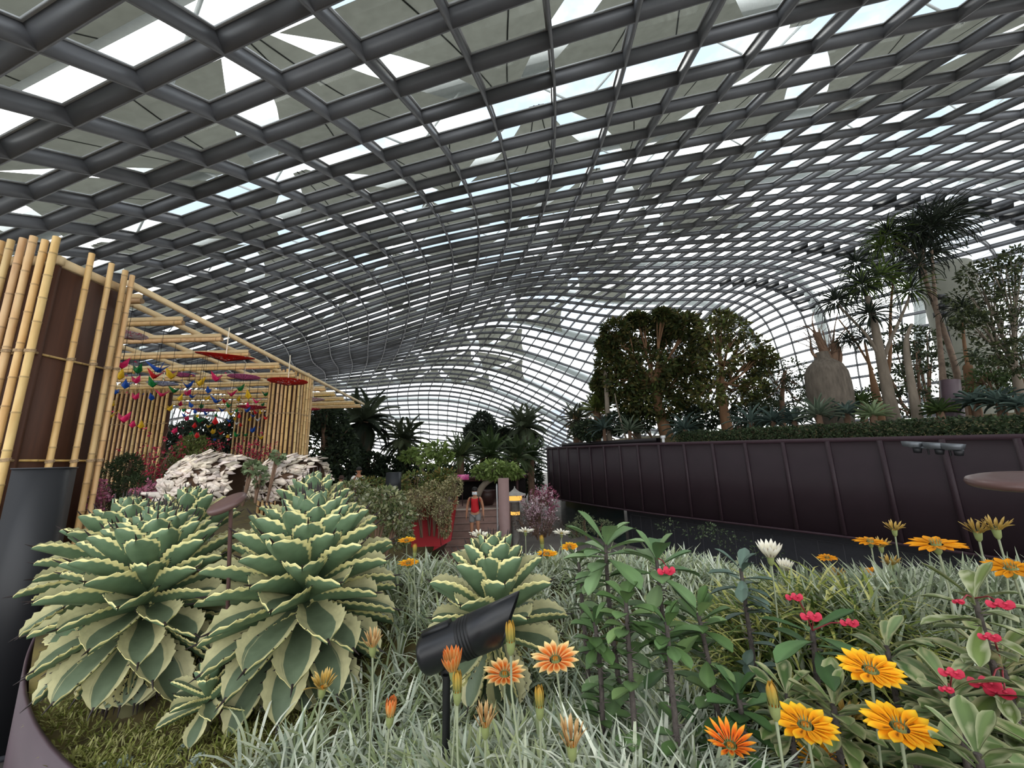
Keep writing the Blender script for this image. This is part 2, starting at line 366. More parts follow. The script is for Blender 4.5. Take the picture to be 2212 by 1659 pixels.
# garden ground under the bamboo pavilion
gx, gy = np.meshgrid(np.linspace(-22, -.6, 50), np.linspace(3.4, 30, 60), indexing='ij')
m = MB(); m.grid(np.stack([gx, gy, EZ-1.05+.10*np.sin(gx*1.3)*np.sin(gy*.9)-2.1*smooth01((gx+3.6)/1.3)-.62*smooth01((gy-10.8)/1.6)*smooth01((gx+7.4)/.7)], -1)); g = m.build('ground', moss, smooth=True); struct(g, 'dark garden soil under the bamboo pavilion', 'ground')
# ------- terrace on the right, held by the plum wall
wp = np.array([(1.95, 23.2), (1.9, 22.0), (2.0, 21.0), (2.35, 19.6), (3.5, 16.8), (4.8, 14.1), (5.9, 12.3), (7.15, 10.2), (7.95, 8.8), (8.45, 7.6), (8.75, 6.4), (8.95, 5.2), (9.05, 3.6)])
wl = resample(wp, 120)
def wall_xy(s): return np.array([np.interp(s, WS, wl[:, 0]), np.interp(s, WS, wl[:, 1])])
WS = np.r_[0, np.cumsum(np.linalg.norm(np.diff(wl, axis=0), axis=1))]
topz = EZ+np.interp(wl[:, 1], [3.6, 6.4, 8.8, 14, 20, 23], [.14, .22, .33, .54, .70, .78]); botz = np.full(len(wl), EZ-1.93)
tg = np.gradient(wl, axis=0); tg /= np.linalg.norm(tg, axis=1)[:, None]; wn = np.stack([tg[:, 1], -tg[:, 0]], 1)      # towards the camera side
if (wn[60] @ -wl[60]) < 0: wn = -wn
plum = mat('plum_wall_panel', '#2b1e25', rough=.55, var=.10, scale=3, bump=.12)
plum_rib = mat('plum_wall_rib', '#33242b', rough=.55, var=.1, scale=40, bump=.3)
plum_cap = mat('plum_wall_cap', '#3c2a32', rough=.5, var=.08)  # cap and foot strip, a lighter plum than the panels
wall = thing('wall_right', 'curved plum metal wall carrying the raised terrace', 'wall', (wl[60][0], wl[60][1], 0), kind='structure')
m = MB(); W3 = lambda z, o: np.c_[wl+wn*o, z]
m.grid(np.stack([W3(botz, 0), W3(topz, 0), W3(topz, -.25), W3(botz, -.25)], 1), close_v=True)
o = m.build('panel', plum, wall, smooth=False); o['kind'] = 'structure'
m = MB(); m.grid(np.stack([W3(topz-.10, .035), W3(topz, .035), W3(topz, -.3), W3(topz-.10, -.3)], 1), close_v=True); m.grid(np.stack([W3(botz, .03), W3(botz+.05, .03), W3(botz+.05, -.2), W3(botz, -.2)], 1), close_v=True)
o = m.build('cap', plum_cap, wall); o['kind'] = 'structure'
s = .4; m = MB()
while s < WS[-1]-.3:
    i = np.searchsorted(WS, s); c = wall_xy(s); n_ = wn[i]; t_ = tg[i]
    m.box((c[0]+n_[0]*.02, c[1]+n_[1]*.02, (topz[i]+botz[i])/2), (.10, .035, topz[i]-botz[i]-.14), 0, np.stack([np.r_[t_, 0], np.r_[n_, 0], (0, 0, 1)], 1))
    s += .98
o = m.build('rib', plum_rib, wall); o['kind'] = 'structure'
# recessed dark wall and glass under the plum wall
lowm = mat('dark_recess', '#34353b', rough=.55, var=.1); dglass = mat('dark_glass', '#1d2a2b', rough=.08, var=.3, scale=2, spec=.6)
m = MB(); k0 = 42
m.grid(np.stack([np.c_[wl+wn*-.75, np.zeros(len(wl))], np.c_[wl+wn*-.75, botz]], 1)[k0:]); m.grid(np.stack([np.c_[wl+wn*-.75, botz], np.c_[wl+wn*.0, botz]], 1))
struct(m.build('wall_recess', lowm), 'dark grey wall set back under the plum wall', 'wall')
m = MB(); m.grid(np.stack([np.c_[wl+wn*-.6, np.zeros(len(wl))], np.c_[wl+wn*-.6, botz]], 1)[4:k0+1])
struct(m.build('window_1', dglass), 'dark glass wall under the far end of the plum wall', 'window')
wire = mat('trellis_wire', '#4b4b50', rough=.4); m = MB()
for i in range(k0+2, len(wl)-2, 3):
    p = wl[i]+wn[i]*-.62; m.tube([(p[0], p[1], .1), (p[0], p[1], botz[i]-.25)], .008, 4)
m.tube([(wl[i][0]+wn[i][0]*-.62, wl[i][1]+wn[i][1]*-.62, botz[i]-.25) for i in range(k0+2, len(wl)-2, 3)], .008, 4)
struct(m.build('trim_1', wire), 'wire trellis on the dark wall under the plum wall', 'trellis')
# terrace soil behind the wall
def terr(x, y):
    """ground height of the raised terrace"""
    d = np.min(np.hypot(np.asarray(x)[..., None]-wl[:, 0], np.asarray(y)[..., None]-wl[:, 1]), -1)
    return EZ+np.interp(y, [3, 8, 14, 22], [.02, .18, .40, .55])+.62*smooth01((d-.4)/4.)
us = np.linspace(0, 1, 14)
G = []
for i in range(0, len(wl)):
    far = np.array([wl[i][0]+26, wl[i][1]+6+14*(wl[i][1]/22)]); st_ = wl[i]-wn[i]*.2
    row_ = st_[None]+(far-st_)[None]*us[:, None]**1.6; G.append(np.c_[row_, terr(row_[:, 0], row_[:, 1])])
m = MB(); m.grid(np.array(G)); struct(m.build('ground_terrace', moss, smooth=True), 'planted soil of the raised terrace behind the plum wall', 'ground')
# ------------------------------------------------------------------ foreground plants
def leafmat(name, margin, green, cream, stripe, cream2, side):
    """agave skin: Col.r runs across the leaf, Col.g along it, Col.b is a number of the leaf"""
    m = bpy.data.materials.new(name); m.use_nodes = True; t = NT(m); o_ = t.n('ShaderNodeOutputMaterial'); p = t.n('ShaderNodeBsdfPrincipled')
    p.inputs['Roughness'].default_value = .5; p.inputs['Specular IOR Level'].default_value = .35
    a = t.n('ShaderNodeAttribute', attribute_name='Col'); sp = t.n('ShaderNodeSeparateColor'); t.l(a.outputs['Color'], sp.inputs[0])
    mm = lambda op, x, y=None: (lambda nd: (t.l(x, nd.inputs[0]) if not isinstance(x, (int, float)) else setattr(nd.inputs[0], 'default_value', x), (t.l(y, nd.inputs[1]) if not isinstance(y, (int, float, type(None))) else (setattr(nd.inputs[1], 'default_value', y) if y is not None else None)), nd.outputs[0])[2])(t.n('ShaderNodeMath', operation=op))
    s_ = mm('ABSOLUTE', mm('SUBTRACT', mm('MULTIPLY', sp.outputs[0], 2.), 1.))
    cv = t.n('ShaderNodeCombineXYZ'); t.l(mm('MULTIPLY', sp.outputs[0], 14.), cv.inputs[0]); t.l(mm('MULTIPLY', sp.outputs[1], 1.2), cv.inputs[1]); t.l(mm('MULTIPLY', sp.outputs[2], 60.), cv.inputs[2])
    nz = t.n('ShaderNodeTexNoise'); nz.inputs['Scale'].default_value = 1.; nz.inputs['Detail'].default_value = 3; t.l(cv.outputs[0], nz.inputs[0])
    e1 = mm('ADD', s_, mm('MULTIPLY', mm('SUBTRACT', nz.outputs[0], .5), stripe))
    rp = t.n('ShaderNodeValToRGB'); r = rp.color_ramp.elements; r[0].position = margin-.02; r[0].color = (*srgb(green), 1); r[1].position = margin+.02; r[1].color = (*srgb(cream), 1)
    z = r.new(min(.995, margin+(1-margin)*.8)); z.color = (*srgb(cream2), 1); t.l(e1, rp.inputs[0])
    n2 = t.n('ShaderNodeTexNoise'); n2.inputs['Scale'].default_value = 26; n2.inputs['Detail'].default_value = 4; tc = t.n('ShaderNodeTexCoord'); t.l(tc.outputs['Object'], n2.inputs[0])
    mx = t.n('ShaderNodeMix', data_type='RGBA', blend_type='MULTIPLY'); mx.inputs[0].default_value = .55; t.l(rp.outputs[0], mx.inputs[6])
    r2 = t.n('ShaderNodeValToRGB'); r2.color_ramp.elements[0].position = .3; r2.color_ramp.elements[0].color = (.62, .64, .62, 1); r2.color_ramp.elements[1].position = .7; r2.color_ramp.elements[1].color = (1.15, 1.15, 1.15, 1)
    t.l(n2.outputs[0], r2.inputs[0]); t.l(r2.outputs[0], mx.inputs[7]); t.l(mx.outputs[2], p.inputs[0]); t.l(p.outputs[0], o_.inputs[0]); return m
AG_UP = leafmat('agave_upper_skin', .55, '#66745c', '#bcb78c', .55, '#cfc99a', 0)
AG_LO = leafmat('agave_lower_skin', .88, '#627a5c', '#e2dc9c', .10, '#ece3a0', 1)
AG_SP = mat('agave_spine', '#241a1a', rough=.5)
AG_ST = mat('agave_stem', '#6d6a4a', rough=.9)
def agave(label, c, base_z, R, N, wl_=.40, top=84, bot=-46, h=.9, seed=1, tilt=(0, 0)):
    rg = random.Random(seed); root = thing('agave', label, 'agave', (c[0], c[1], base_z), 'variegated agaves in the planter')
    lv = MB(); sp = MB(); nT, nS = 21, 9
    tt = np.linspace(0, 1, nT); ss = np.linspace(-1, 1, nS)
    Tm = np.array(Euler((RAD(tilt[0]), RAD(tilt[1]), 0)).to_matrix())
    NK = int(N*.26) if N > 30 else 0
    for i in range(N+NK):
        f = min(1., i/(N-1)); ph = i*2.39996+rg.uniform(-.1, .1); el = RAD(top+(bot-top)*f**1.25+rg.uniform(-4, 4))
        L = R*(.46+.46*min(1, f*1.8))*rg.uniform(.93, 1.05); wd = L*wl_*rg.uniform(.92, 1.08)*(1.0 if f > .15 else .8)
        if i >= N: el = RAD(rg.uniform(-82, -52)); L *= .82
        curl = RAD(28*(1-f)-14*f) if f > .08 else RAD(6)
        e = el-curl*.5+curl*tt**1.3; d = np.stack([np.cos(e)*cos(ph), np.cos(e)*sin(ph), np.sin(e)], 1)
        ce = np.cumsum(d, 0)*L/nT; o = np.array([cos(ph)*.03*R*2*f, sin(ph)*.03*R*2*f, h*R*(.5-f)]); ce = ce+o
        sd = np.array([-sin(ph), cos(ph), 0]); nn = np.cross(d, sd)                     # inner (upper) side normal
        if nn[0][2]*cos(e[0]) < 0 or (abs(cos(e[0])) < .2 and nn[0] @ np.array([-cos(ph), -sin(ph), 0]) < 0): nn = -nn
        pw = np.interp(tt, [0, .12, .3, .6, .75, .88, .96, 1], [.62, .60, .68, 1., .96, .66, .28, .03])
        tooth = 1+.035*np.where(np.arange(nT) % 2, 1, -1)*(tt > .2)*(tt < .95)
        S = ss[None, :]*np.ones((nT, 1)); wv = wd/2*pw[:, None]*np.where(np.abs(S) > .99, tooth[:, None], 1.)
        cup = .30*wd*pw[:, None]*(S**2)*np.where(f < .7, 1, .8)+.012*np.where((np.arange(nT) % 2)[:, None] == 1, 1, -1)*(np.abs(S) > .99)*R
        up = ce[:, None]+sd*(S*wv)[..., None]+nn[:, None]*cup[..., None]
        th = (.030*R+.10*L*(1-tt)**2*.6)[:, None]*(1-S**2)+.003
        lo = up-nn[:, None]*th[..., None]
        up = up @ Tm.T; lo = lo @ Tm.T
        for K in (up, lo): K[..., 2] = np.maximum(K[..., 2]+c[2], soil(K[..., 0]+c[0], K[..., 1]+c[1])+.016)-c[2]
        col = np.stack([(S+1)/2, np.broadcast_to(tt[:, None], S.shape), np.full(S.shape, (i*.618) % 1)], -1)
        P = np.array(c)
        fl = 1
        lv.grid(up+P, 0, col); lv.grid((lo+P)[:, ::-1], 1, col[:, ::-1])
        # rim closing the two skins
        for k in (0, nS-1):
            E_ = np.stack([up[:, k], lo[:, k]], 1)+P; cc = np.stack([col[:, k]]*2, 1); lv.grid(E_ if k else E_[:, ::-1], 1, cc)
        tip = (ce[-1]+nn[-1]*0) @ Tm.T+P; dt = d[-1] @ Tm.T
        sp.tube([tip-dt*.012*R*2, tip+dt*.015*R*2, tip+dt*.042*R*2], [.006*R*2, .004*R*2, .0008], 5)
        for k in range(5, nT-2, 2):
            for q in (0, nS-1):
                a_ = up[k, q]+P; sg = (sd if q else -sd) @ Tm.T; b_ = d[k] @ Tm.T
                sp.add([a_-b_*.010*R, a_+b_*.010*R, a_+sg*.022*R+b_*.008*R, a_-(nn[k] @ Tm.T)*.008*R], tris=[(0, 1, 2), (0, 2, 3), (1, 3, 2)])
    lv.build('leaves', [AG_UP, AG_LO], root, smooth=True); sp.build('spines', AG_SP, root)
    st = MB(); st.tube([(c[0], c[1], base_z-.01), (c[0], c[1], (c[2]+base_z)/2), (c[0], c[1], c[2]-.02)], [R*.11, R*.12, R*.08], 10); st.build('stem', AG_ST, root)
    return root
def sbase(x, y): return float(soil(x, y))
AG = {}
for key, px, py, Y, R, N, kw, lab in [
    ('A', 665, 1246, 1.72, .385, 118, dict(seed=3, wl_=.42), 'largest agave, a full globe of cream-edged leaves in the middle of the bed'),
    ('B', 325, 1262, 1.62, .325, 104, dict(seed=5, wl_=.42), 'big cream-edged agave at the left front, leaning over the mossy soil'),
    ('B2', 268, 1206, 2.12, .35, 74, dict(seed=8, wl_=.42), 'cream-edged agave behind the left front one, beside the dark post'),
    ('C', 672, 1132, 2.55, .36, 50, dict(seed=12, wl_=.42), 'agave partly hidden behind the largest agave, below the bark sculptures'),
    ('F', 400, 1166, 2.55, .36, 46, dict(seed=15, wl_=.42), 'agave partly hidden behind the left pair, under the brown disc light'),
    ('D', 452, 1500, 1.50, .135, 24, dict(seed=21, bot=-30, h=.5, wl_=.50), 'smallest agave, a few open leaves on the soil at the front'),
    ('E', 1066, 1300, 1.36, .235, 44, dict(seed=27, bot=-14, wl_=.52, top=78), 'medium agave among the silver leaves behind the black spotlight')]:
    c = at(px, py, Y); AG[key] = (c, R); agave(lab, c, sbase(c[0], c[1]), R, N, **kw)
# ---- blades of grass-like leaves
def blades(mb, P, L, th0, kap, wd, az, cols, seg=6, fold=0.):
    n = len(P); t_ = np.linspace(0, 1, seg); th = th0[:, None]-kap[:, None]*t_[None]**1.4
    d = np.stack([np.cos(th)*np.cos(az)[:, None], np.cos(th)*np.sin(az)[:, None], np.sin(th)], -1)
    c = np.cumsum(d, 1)*(L/seg)[:, None, None]; c = c-c[:, :1]+P[:, None]
    tw = az+pi/2+nr.uniform(-.5, .5, n); sd = np.stack([np.cos(tw), np.sin(tw), 0*tw], -1)
    pw = np.interp(t_, [0, .25, .6, .85, 1], [.55, .9, 1, .65, .06])
    o = sd[:, None]*(wd[:, None]*pw[None]/2)[..., None]
    V = np.stack([c-o, c+o], 2); V[..., 2] = np.maximum(V[..., 2], soil(V[..., 0], V[..., 1])+.015)
    #                                         # n,seg,2,3
    idx = np.arange(n*seg*2).reshape(n, seg, 2)
    q = np.stack([idx[:, :-1, 0], idx[:, 1:, 0], idx[:, 1:, 1], idx[:, :-1, 1]], -1).reshape(-1, 4)
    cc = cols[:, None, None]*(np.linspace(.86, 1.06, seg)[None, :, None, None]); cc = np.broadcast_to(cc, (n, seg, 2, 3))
    mb.add(V.reshape(-1, 3), quads=q, col=cc.reshape(-1, 3))
def pick(cols, n): c = np.array([srgb(x) for x in cols]); return c[nr.integers(0, len(c), n)]*nr.uniform(.8, 1.2, (n, 1))
LEAFV = mat('leaf_tinted', '#ffffff', rough=.6, var=.10, scale=60, vc='mul', trans=.22, spec=.25)
def tufts(n, xr, yr, ok, per, spread):
    """clump centres -> blade bases, blades lean away from their clump centre"""
    B = []; A = []
    while len(B) < n:
        x = rnd.uniform(*xr); y = rnd.uniform(*yr)
        if not ok(x, y): continue
        for _ in range(per):
            a = rnd.uniform(0, 2*pi); r = spread*sqrt(rnd.random()); B.append((x+cos(a)*r, y+sin(a)*r)); A.append(a+rnd.gauss(0, .5))
    B = np.array(B[:n]); return np.c_[B, soil(B[:, 0], B[:, 1])+.015], np.array(A[:n])
edge_pts = np.array([at_z(px, py, EZ-.84)[:2] for px, py in ((470, 1760), (475, 1659), (545, 1560), (640, 1530), (740, 1530))])
def clear(x, y, pad=0.):
    for k, (c, R) in AG.items():
        rr = R*(.62 if k in 'ABC' else .45)+pad
        if (x-c[0])**2+(y-c[1])**2 < rr*rr: return False
    return True
def in_silver(x, y):
    if not clear(x, y): return False
    if x > .36 and y < 1.02 and rnd.random() < .90: return False
    if y < 1.32:
        o = np.argsort(edge_pts[:, 1]); xl = np.interp(y, edge_pts[o, 1], edge_pts[o, 0])
        if x < xl: return False
    elif x < AG['A'][0][0]+(.30 if y < 2.1 else .0): return False
    if (x-AG['E'][0][0])**2+(y-(AG['E'][0][1]-.22))**2 < .10**2: return False
    return True
SILVER = ['#c4cdc4', '#d6ddd6', '#b0bbb0', '#e4e9e2', '#a3ae9f', '#c0c8b6']
SAGE = ['#a3ae94', '#8f9c7c', '#b6bfa8', '#7c8a66', '#c6cebc', '#aab48c', '#9ca87e', '#98a898']
def grass(name, label, n, xr, yr, ok, cols, L, wd, th=(55, 88), kap=(20, 80), per=14, spread=.035):
    P, A = tufts(n, xr, yr, ok, per, spread); m = MB()
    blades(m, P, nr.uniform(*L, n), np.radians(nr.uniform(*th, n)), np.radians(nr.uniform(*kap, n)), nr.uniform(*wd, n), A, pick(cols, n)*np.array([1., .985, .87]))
    o = m.build(name, LEAFV, None, smooth=True); tag(o, label, 'foliage', kind='stuff'); return o
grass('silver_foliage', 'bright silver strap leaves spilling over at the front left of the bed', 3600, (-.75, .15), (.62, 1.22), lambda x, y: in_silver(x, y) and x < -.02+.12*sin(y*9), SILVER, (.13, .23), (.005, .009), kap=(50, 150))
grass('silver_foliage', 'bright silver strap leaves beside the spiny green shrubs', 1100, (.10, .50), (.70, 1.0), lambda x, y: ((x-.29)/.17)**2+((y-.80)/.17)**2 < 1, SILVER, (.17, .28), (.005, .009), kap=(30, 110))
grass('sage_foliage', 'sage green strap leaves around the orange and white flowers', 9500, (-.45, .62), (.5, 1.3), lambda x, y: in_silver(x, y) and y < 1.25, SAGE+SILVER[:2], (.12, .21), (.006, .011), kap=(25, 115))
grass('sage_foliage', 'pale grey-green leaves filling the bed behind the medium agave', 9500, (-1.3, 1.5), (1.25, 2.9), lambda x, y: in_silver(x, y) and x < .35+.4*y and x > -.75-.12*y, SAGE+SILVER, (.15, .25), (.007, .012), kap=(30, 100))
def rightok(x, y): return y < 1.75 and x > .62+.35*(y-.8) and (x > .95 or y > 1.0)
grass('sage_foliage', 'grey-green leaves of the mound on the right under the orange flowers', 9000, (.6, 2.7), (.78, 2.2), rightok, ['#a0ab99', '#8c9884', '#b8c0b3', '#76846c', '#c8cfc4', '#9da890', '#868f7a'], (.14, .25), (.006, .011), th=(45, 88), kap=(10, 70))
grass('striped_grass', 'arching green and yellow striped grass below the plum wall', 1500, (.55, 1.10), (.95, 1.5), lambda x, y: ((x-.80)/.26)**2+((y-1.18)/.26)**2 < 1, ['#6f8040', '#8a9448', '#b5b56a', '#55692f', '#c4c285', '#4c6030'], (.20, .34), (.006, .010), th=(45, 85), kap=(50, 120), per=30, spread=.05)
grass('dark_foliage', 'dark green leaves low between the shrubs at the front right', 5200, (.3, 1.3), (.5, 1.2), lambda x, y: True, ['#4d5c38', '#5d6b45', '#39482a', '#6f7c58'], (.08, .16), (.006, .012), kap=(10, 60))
# moss on the open soil at the left
gm_ok = lambda x, y: x > rim_x(y)+.08 and x < -.35 and clear(x, y, -.10) and not in_silver(x, y)
grass('ground_cover', 'light green mossy ground cover along the steel edge', 9500, (-1.9, -.4), (.62, 1.9), lambda x, y: gm_ok(x, y) and (x < -.62-.3*(1.3-y)+.12*sin(9*x+7*y)), ['#8f9450', '#a5a868', '#6f7a38', '#b9b882', '#7f7f4a'], (.018, .042), (.003, .006), th=(10, 80), kap=(0, 60), per=18, spread=.04)
grass('dry_litter', 'pale dry leaf litter on the soil near the smallest agave', 2200, (-.9, -.3), (.62, 1.2), gm_ok, ['#b59a78', '#a38465', '#c7b79a', '#8a6a50', '#b98a6a'], (.012, .05), (.003, .007), th=(-5, 20), kap=(0, 30), per=6, spread=.05)
# pale succulent rosettes at the very front
SUC = mat('pale_succulent', '#9aa79c', rough=.6, var=.2, scale=30)
def succulent_mesh(rg):
    m = MB()
    for i in range(26):
        f = i/25; ph = i*2.4; el = RAD(80-75*f); d = np.array([cos(el)*cos(ph), cos(el)*sin(ph), sin(el)]); b = np.array([0, 0, .012*(1-f)]); L = .010+.016*f
        m.tube([b, b+d*L*.35, b+d*L*.75, b+d*L], [.0025, .0048, .0042, .0006], 6)
    return m
sm0 = None
for i, (px, py, s) in enumerate([(225, 1648, 1.1), (268, 1636, 1.2), (305, 1650, 1.0), (372, 1628, 1.1), (398, 1606, 1.1), (430, 1630, 1.2), (340, 1655, 1.), (412, 1652, 1.)]):
    p = at_z(px, py, EZ-.86); p[2] = sbase(p[0], p[1])-.003
    if sm0 is None: o = succulent_mesh(rnd).build('succulent', SUC, None, loc=(0, 0, 0), smooth=True); sm0 = o; tag(o, '', 'succulent', 'pale succulents at the front edge'); o.location = tuple(p); o.scale = (s,)*3
    else: o = dup(sm0, p, i*1.1, s)
    o['label'] = 'small pale blue-green succulent rosette, %s from the left at the front edge of the soil' % ['first', 'second', 'third', 'fifth', 'sixth', 'eighth', 'fourth', 'seventh'][i]
# ------------------------------------------------------------------ gazania flowers
PET = mat('petal', '#ffffff', rough=.55, var=.05, scale=40, vc='use', trans=.25, spec=.2)
CALX = mat('gazania_calyx', '#77804f', rough=.7, var=.25, scale=30)
STEM = mat('gazania_stem', '#8d9478', rough=.8, var=.2, scale=20)
DISC = mat('flower_disc', '#c8780f', rough=.9, var=.4, scale=300, bump=.6)
def petals_mesh(n, L, wd, elev, curl, cols, jit=0., rg=None, narrow=0.):
    m = MB(); nt, ns = 8, 5; tt = np.linspace(0, 1, nt); ss = np.linspace(-1, 1, ns); rg = rg or random.Random(1)
    base, mid, tip, edge_c, spot = [np.array(srgb(c)) for c in cols]
    for i in range(n):
        ph = i*2*pi/n+rg.uniform(-.06, .06)-jit*rg.uniform(-.3, .3); e0 = RAD(elev+rg.uniform(-5, 5)+jit*rg.uniform(-25, 25)); cu = RAD(curl+jit*rg.uniform(-40, 40)); Lp = L*rg.uniform(.92, 1.05)*(1-jit*rg.uniform(0, .35))
        e = e0+cu*tt; d = np.stack([np.cos(e)*cos(ph), np.cos(e)*sin(ph), np.sin(e)], 1); c = np.cumsum(d, 0)*Lp/nt+np.array([cos(ph), sin(ph), 0])*L*.16
        sd = np.array([-sin(ph), cos(ph), 0.])
        if jit: sd = norm(sd+np.array([0, 0, rg.uniform(-.6, .6)]))
        nn = np.cross(d, sd); pw = np.interp(tt, [0, .2, .52, .74, .9, 1], [.35, .64, 1, .84, .40, .03])*(1-narrow)
        S = np.broadcast_to(ss[None], (nt, ns)); P = c[:, None]+sd*(S*(wd/2)*pw[:, None])[..., None]+nn[:, None]*(-.16*wd*(1-S**2)*pw[:, None])[..., None]
        T = np.broadcast_to(tt[:, None], S.shape)[..., None]; A = np.abs(S)[..., None]
        col = base*(1-T)+mid*T; k = smooth01((T-.48)/.42); col = col*(1-k)+tip*k; col = col*(1-A**3*.8)+edge_c*A**3*.8
        sk = ((T > .12) & (T < .30) & (A < .3)).astype(float); col = col*(1-sk)+spot*sk
        m.grid(P, 0, col); m.grid(P[:, ::-1]+nn[:, None]*.0006*np.where(True, 1, 1)*-1, 0, col[:, ::-1]*.95)
    return m
YEL = ['#ec860a', '#f8ac18', '#fdd436', '#f9bc20', '#7a3a06']; ORG = ['#d84a08', '#ea6a14', '#f4b23a', '#ef8f2a', '#4a1c0a']
OW = ['#d95a0c', '#ee8018', '#f8e2a0', '#f5d992', '#b84408']; WHT = ['#d8cfae', '#f0ecdc', '#f4f1e6', '#f2eee0', '#6a4a4a']; CUP = ['#c98f4a', '#d9772a', '#d8662a', '#e3bf7c', '#a06a3a']
DRY = ['#9a7c34', '#c9a24c', '#d8bd7a', '#c8a85a', '#7a5c28']; GLD = ['#d98a12', '#f0a51c', '#eda020', '#e29a18', '#8a4a0c']; TAN = ['#a87a48', '#d0a468', '#dcc090', '#d9b880', '#8a5c38']
KIND = {}
def kind(key, **k): KIND[key] = k
kind('yellow', n=18, wd=.0165, elev=14, curl=-14, cols=YEL); kind('gold', n=17, wd=.0135, elev=10, curl=-16, cols=GLD)
kind('orange', n=16, wd=.0085, elev=34, curl=-14, cols=ORG); kind('orangewhite', n=16, wd=.0132, elev=16, curl=-12, cols=OW)
kind('cup', n=15, wd=.0095, elev=66, curl=10, cols=CUP); kind('closed', n=13, wd=.0098, elev=80, curl=14, cols=CUP)
kind('white', n=16, wd=.010, elev=18, curl=-8, cols=WHT); kind('whitecup', n=15, wd=.010, elev=55, curl=14, cols=WHT)
kind('dry', n=18, wd=.006, elev=58, curl=-20, cols=DRY, jit=.9); kind('tan', n=15, wd=.0055, elev=70, curl=-8, cols=TAN, jit=.5); kind('spiky', n=17, wd=.0078, elev=30, curl=-10, cols=YEL, jit=.15)
kind('bud', n=9, wd=.0085, elev=86, curl=14, cols=['#8a8a48', '#c9a446', '#c8963a', '#a99a50', '#7a7a40'])
HEAD = {}
def head(key):
    if key in HEAD: return HEAD[key]
    k = dict(KIND[key]); m = petals_mesh(k['n'], .040 if key not in ('bud', 'closed') else .034, k['wd'], k['elev'], k['curl'], k['cols'], k.get('jit', 0.), random.Random(len(key)))
    o1 = m.build('petals', PET, None, smooth=True, org=(0, 0, 0))
    d = MB(); d.lathe([(.0001, .005), (.004, .0045), (.0058, .003), (.006, .0)], 14); o2 = d.build('flower_disc', DISC, None, smooth=True, org=(0, 0, 0))
    c = MB(); c.lathe([(.0025, -.020), (.0062, -.014), (.0075, -.004), (.0082, .003)], 12)
    for i in range(12):
        a = i*pi/6; c.add([(.0078*cos(a-.2), .0078*sin(a-.2), .001), (.0078*cos(a+.2), .0078*sin(a+.2), .001), (.0098*cos(a), .0098*sin(a), .012)], tris=[(0, 1, 2)])
    o3 = c.build('calyx', CALX, None, smooth=True, org=(0, 0, 0))
    HEAD[key] = (o1.data, o2.data, o3.data)
    for o in (o1, o2, o3): bpy.data.objects.remove(o)
    return HEAD[key]
def gazania(key, px, py, w, label, D=.082, tilt=18, Y=None):
    r = math.hypot(px-CX, py-CY)/FPX; st = sqrt(1+r*r*.6)
    if Y is None: Y = D*FPX*st/w
    c = at(px, py, Y); s = .072/.082 if key == 'orange' else 1.04; bx = c[0]+rnd.uniform(-.03, .03); by = c[1]+rnd.uniform(.0, .06); bz = sbase(bx, by)-.005
    root = thing('gazania', label, 'flower', (bx, by, bz), 'gazania flowers in the bed')
    az = math.atan2(-c[1], -c[0])+rnd.uniform(-.5, .5); tl = RAD(tilt+rnd.uniform(-5, 5)); axis = np.array([sin(tl)*cos(az), sin(tl)*sin(az), cos(tl)])
    q = Vector((0, 0, 1)).rotation_difference(Vector(axis))
    for nm, me in zip(('petals', 'flower_disc', 'calyx'), head(key)):
        o = bpy.data.objects.new(nm, me); COL.objects.link(o); o.parent = root; o.location = (c[0]-bx, c[1]-by, c[2]-bz); o.rotation_mode = 'QUATERNION'; o.rotation_quaternion = q; o.scale = (s,)*3
    m = MB(); e = c-axis*.018*s; b = np.array([bx, by, bz]); m.tube([b, b*.6+e*.4+np.array([0, 0, .02]), e-axis*.06*s, e], [.0022*s, .002*s, .0019*s, .0024*s], 6)
    m.build('stem', STEM, root, smooth=True); return root
